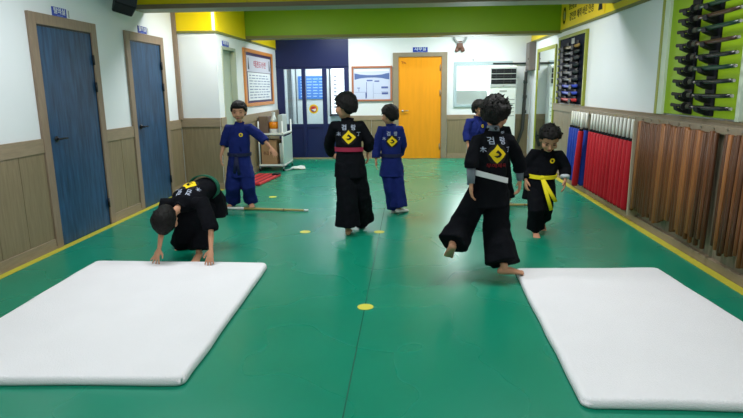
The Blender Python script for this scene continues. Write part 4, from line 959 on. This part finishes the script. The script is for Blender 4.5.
K5 = {'head':(0.653, 4.4, 1.251), 'neck':(0.635, 4.38, 1.122), 'chest':(0.629, 4.36, 1.011), 'waist':(0.61, 4.34, 0.793), 'pelvis':(0.616, 4.36, 0.682), 'shL':(0.513, 4.34, 1.058), 'elL':(0.464, 4.26, 0.895), 'wrL':(0.465, 4.24, 0.748), 'shR':(0.764, 4.42, 1.05), 'elR':(0.865, 4.52, 0.876), 'wrR':(0.89, 4.58, 0.724), 'hipL':(0.546, 4.34, 0.662), 'knL':(0.422, 4.34, 0.426), 'anL':(0.332, 4.18, 0.301), 'hipR':(0.681, 4.38, 0.655), 'knR':(0.68, 4.36, 0.366), 'anR':(0.724, 4.2, 0.118)}
K8 = {'head':(1.341, 5.56, 0.962), 'neck':(1.348, 5.66, 0.827), 'chest':(1.347, 5.68, 0.746), 'waist':(1.311, 5.68, 0.598), 'pelvis':(1.305, 5.7, 0.494), 'shR':(1.237, 5.7, 0.803), 'elR':(1.169, 5.74, 0.659), 'wrR':(1.158, 5.66, 0.551), 'shL':(1.464, 5.66, 0.797), 'elL':(1.529, 5.66, 0.669), 'wrL':(1.519, 5.6, 0.56), 'hipR':(1.253, 5.68, 0.468), 'knR':(1.247, 5.56, 0.27), 'anR':(1.274, 5.66, 0.043), 'hipL':(1.361, 5.72, 0.461), 'knL':(1.346, 5.62, 0.298), 'anL':(1.389, 5.9, 0.102)}
K6 = {'head':(0.999, 8.2, 1.16), 'neck':(0.97, 8.22, 1.027), 'chest':(0.96, 8.22, 0.902), 'waist':(0.958, 8.22, 0.69), 'pelvis':(0.962, 8.22, 0.548), 'shR':(0.848, 8.18, 0.989), 'elR':(0.808, 8.15, 0.81), 'wrR':(0.832, 8.08, 0.648), 'shL':(1.067, 8.26, 0.983), 'elL':(1.129, 8.26, 0.799), 'wrL':(1.126, 8.2, 0.634), 'hipR':(0.911, 8.2, 0.522), 'knR':(0.924, 8.2, 0.278), 'anR':(0.929, 8.2, 0.082), 'hipL':(1.021, 8.24, 0.517), 'knL':(1.042, 8.24, 0.272), 'anL':(1.047, 8.24, 0.082)}
K7 = {'head':(1.087, 7.2, 1.115), 'neck':(1.103, 7.2, 0.987), 'chest':(1.107, 7.2, 0.858), 'waist':(1.127, 7.2, 0.646), 'pelvis':(1.144, 7.2, 0.496), 'shL':(0.994, 7.2, 0.945), 'elL':(0.951, 7.2, 0.747), 'wrL':(0.974, 7.15, 0.591), 'shR':(1.214, 7.2, 0.943), 'elR':(1.235, 7.14, 0.764), 'wrR':(1.177, 7.05, 0.626), 'hipL':(1.089, 7.2, 0.471), 'knL':(1.103, 7.2, 0.255), 'anL':(1.096, 7.2, 0.062), 'hipR':(1.195, 7.2, 0.471), 'knR':(1.227, 7.2, 0.255), 'anR':(1.259, 7.2, 0.075)}
dn = (0, 0, -1)
# boy bending over the left mat
person(K1, 'boy in black uniform with green belt bending down, both hands on the left mat', face=(-0.05, 0.45, -1), head_up=(-0.25, -1, -0.35), fwd=(0, 0, -1),
       cloth=M_cblack, belt_col=M_beltG, style='short', seed=3, s=1.0,
       hands={'R': ((-0.22, -0.35, -0.75), (0.2, 0.9, -0.5), 0.05, 0.30), 'L': ((-0.05, -0.40, -0.8), (0.1, 0.9, -0.5), 0.12, 0.18)},
       feet={'R': ((-0.3, -1, 0), (0, 0, 1)), 'L': ((0.1, -1, 0), (0, 0, 1))}, sleeve={'R': -0.05, 'L': 0.05}, hem=(0.10, 0.11), pant_end={'L': 0.12, 'R': 0.0},
       belt_tails=[(0.10, 0.02, -0.26)], hem_drop=0.16, emb_k=1.08, emb_shift=0.035, sleeve_k=1.22, torso_k=1.12, head_k=1.16,
       front_flap=[([(-1.90, 4.74, 0.52), (-1.90, 4.74, 0.40), (-1.93, 4.76, 0.26), (-1.96, 4.78, 0.13)], [(0.09, 0.05), (0.12, 0.05), (0.115, 0.04), (0.10, 0.03)], V((1, 0.2, 0)))])
# boy in blue, facing the camera
person(K2, 'boy in navy blue uniform facing the camera, holding one arm out', face=(0.10, -1, -0.12), head_up=(0, 0, 1), fwd=(0.05, -1, 0),
       cloth=M_cnavy, belt_col=M_beltN, style='bowl', seed=8, s=1.0,
       hands={'R': ((0.0, -0.1, -1), (1, 0.2, 0), 0.30, 0.08), 'L': ((0.55, -0.25, -0.75), (-0.3, 0.7, -0.5), 0.22, 0.14)},
       feet={'R': ((-0.25, -1, 0), (0, 0, 1)), 'L': ((0.35, -1, 0), (0, 0, 1))}, sleeve={'R': 0.1, 'L': 0.30}, hem=(0.086, 0.094), pant_end=0.0, back=False,
       belt_tails=[(0.03, 0.02, -0.22), (-0.03, 0.02, -0.24)], hem_drop=0.13, torso_k=1.12, sleeve_k=1.15, head_k=1.16, leg_k=1.25)
# boy with the dark red belt, back view
person(K3, 'boy in black uniform with dark red belt walking away, back turned', face=(-0.75, 0.55, -0.10), head_up=(0.05, 0, 1), fwd=(-0.12, 1, 0),
       cloth=M_cblack, belt_col=M_beltR, style='short', seed=21, s=1.06,
       hands={'R': ((0.0, 0.25, -1), (-1, 0.0, 0), 0.35, 0.08), 'L': ((0.15, 0.9, -0.5), (0.9, 0.0, 0.2), 0.4, 0.06)},
       feet={'L': ((-0.05, 1, 0), (0, 0, 1)), 'R': ((0.0, 1, -0.35), (0, 0.35, 1))}, sleeve={'R': 0.75, 'L': 0.9}, hem=(0.118, 0.128), pant_end={'L': 0.10, 'R': 0.0}, hem_drop=0.15, leg_k=1.12)
# boy in navy walking away
person(K4, 'boy in navy blue uniform walking away beside the red-belted boy', face=(-0.70, 0.65, -0.12), head_up=(0, 0, 1), fwd=(0.1, 1, 0),
       cloth=M_cnavy, belt_col=M_beltN, style='short', seed=34, s=0.96,
       hands={'R': ((0.0, 0.4, -1), (-1, 0, 0), 0.35, 0.08), 'L': ((0.0, 0.0, -1), (1, 0.1, 0), 0.30, 0.08)},
       feet={'L': ((0.6, 0.8, 0), (0, 0, 1)), 'R': ((0.6, 0.8, -0.1), (0, 0.1, 1))}, sleeve=0.85, hem=(0.088, 0.095), pant_end={'L': 0.06, 'R': 0.06}, hem_drop=0.12, slippers=True)
# running boy with the white belt
person(K5, 'boy in black uniform with white belt running beside the right mat', face=(0.35, 1, -0.18), head_up=(0.02, 0.1, 1), fwd=(0.15, 1, 0),
       cloth=M_cblack, belt_col=M_beltW, style='messy', seed=55, s=1.05,
       hands={'R': ((0.0, 0.1, -1), (-1, 0.1, 0), 0.45, 0.06), 'L': ((0.05, 0.05, -1), (1, 0.1, 0), 0.35, 0.10)},
       feet={'L': ((-0.12, 0.80, -0.55), (0.1, 0.55, 0.8)), 'R': ((1, 0.12, -0.02), (0, 0, 1))}, sleeve={'R': 0.45, 'L': 0.20}, hem=(0.112, 0.128), pant_end={'L': 0.02, 'R': 0.10}, belt_tilt=-0.035,
       undersleeve=(M_grey_under, 'LR'), red=True, hem_drop=0.12, leg_k=1.15, emb_k=1.05, torso_k=1.06, head_k=1.15)
# yellow belt boy
person(K8, 'boy in black uniform with long yellow belt looking down, near the blue foam sticks', face=(-0.05, -0.85, -0.60), head_up=(0, -0.5, 0.85), fwd=(-0.05, -1, 0),
       cloth=M_cblack, belt_col=M_beltY, style='messy', seed=89, s=0.98,
       hands={'R': ((0.0, -0.2, -1), (1, 0.2, 0), 0.5, 0.06), 'L': ((-0.1, -0.3, -1), (-1, 0.3, 0), 0.35, 0.12)},
       feet={'R': ((-0.1, -1, 0), (0, 0, 1)), 'L': ((0.0, -0.8, -0.55), (0, -0.55, 0.8))}, sleeve={'R': 0.9, 'L': 0.62}, hem=(0.082, 0.082), pant_end={'L': 0.10, 'R': 0.08}, back=False,
       wristband=(mat('pale_cuff', lin(200, 208, 215), 0.7), 'L'), belt_tails=[(-0.10, 0.08, -0.30), (-0.14, 0.06, -0.22)], hem_drop=0.14, torso_k=1.12, sleeve_k=1.15, head_k=1.18)
# two partly hidden boys behind the runner
person(K6, 'boy in navy blue uniform mostly hidden behind the white-belted runner', face=(0.75, -0.65, -0.05), head_up=(0, 0, 1), fwd=(0.5, -0.9, 0),
       cloth=M_cnavy, belt_col=M_beltN, style='short', seed=13, s=1.0,
       hands={'R': ((0.0, -0.1, -1), (1, 0, 0), 0.3, 0.08), 'L': ((0.0, -0.1, -1), (-1, 0, 0), 0.3, 0.08)},
       feet={'R': ((0.3, -1, 0), (0, 0, 1)), 'L': ((0.5, -1, 0), (0, 0, 1))}, sleeve=0.6, hem=(0.085, 0.085), pant_end=0.0, back=False, hem_drop=0.12)
person(K7, 'boy in black uniform hidden behind the runner, only shoulder and leg showing', face=(-0.1, 1, 0), head_up=(0, 0, 1), fwd=(0, 1, 0),
       cloth=M_cblack, belt_col=M_beltK, style='short', seed=71, s=0.94,
       hands={'R': ((-0.2, -0.3, -1), (-1, 0, 0), 0.3, 0.08), 'L': ((0.0, 0.1, -1), (1, 0, 0), 0.3, 0.08)},
       feet={'L': ((-0.1, 1, 0), (0, 0, 1)), 'R': ((0.3, 1, 0), (0, 0, 1))}, sleeve=0.8, hem=(0.085, 0.085), pant_end=0.0, hem_drop=0.12)
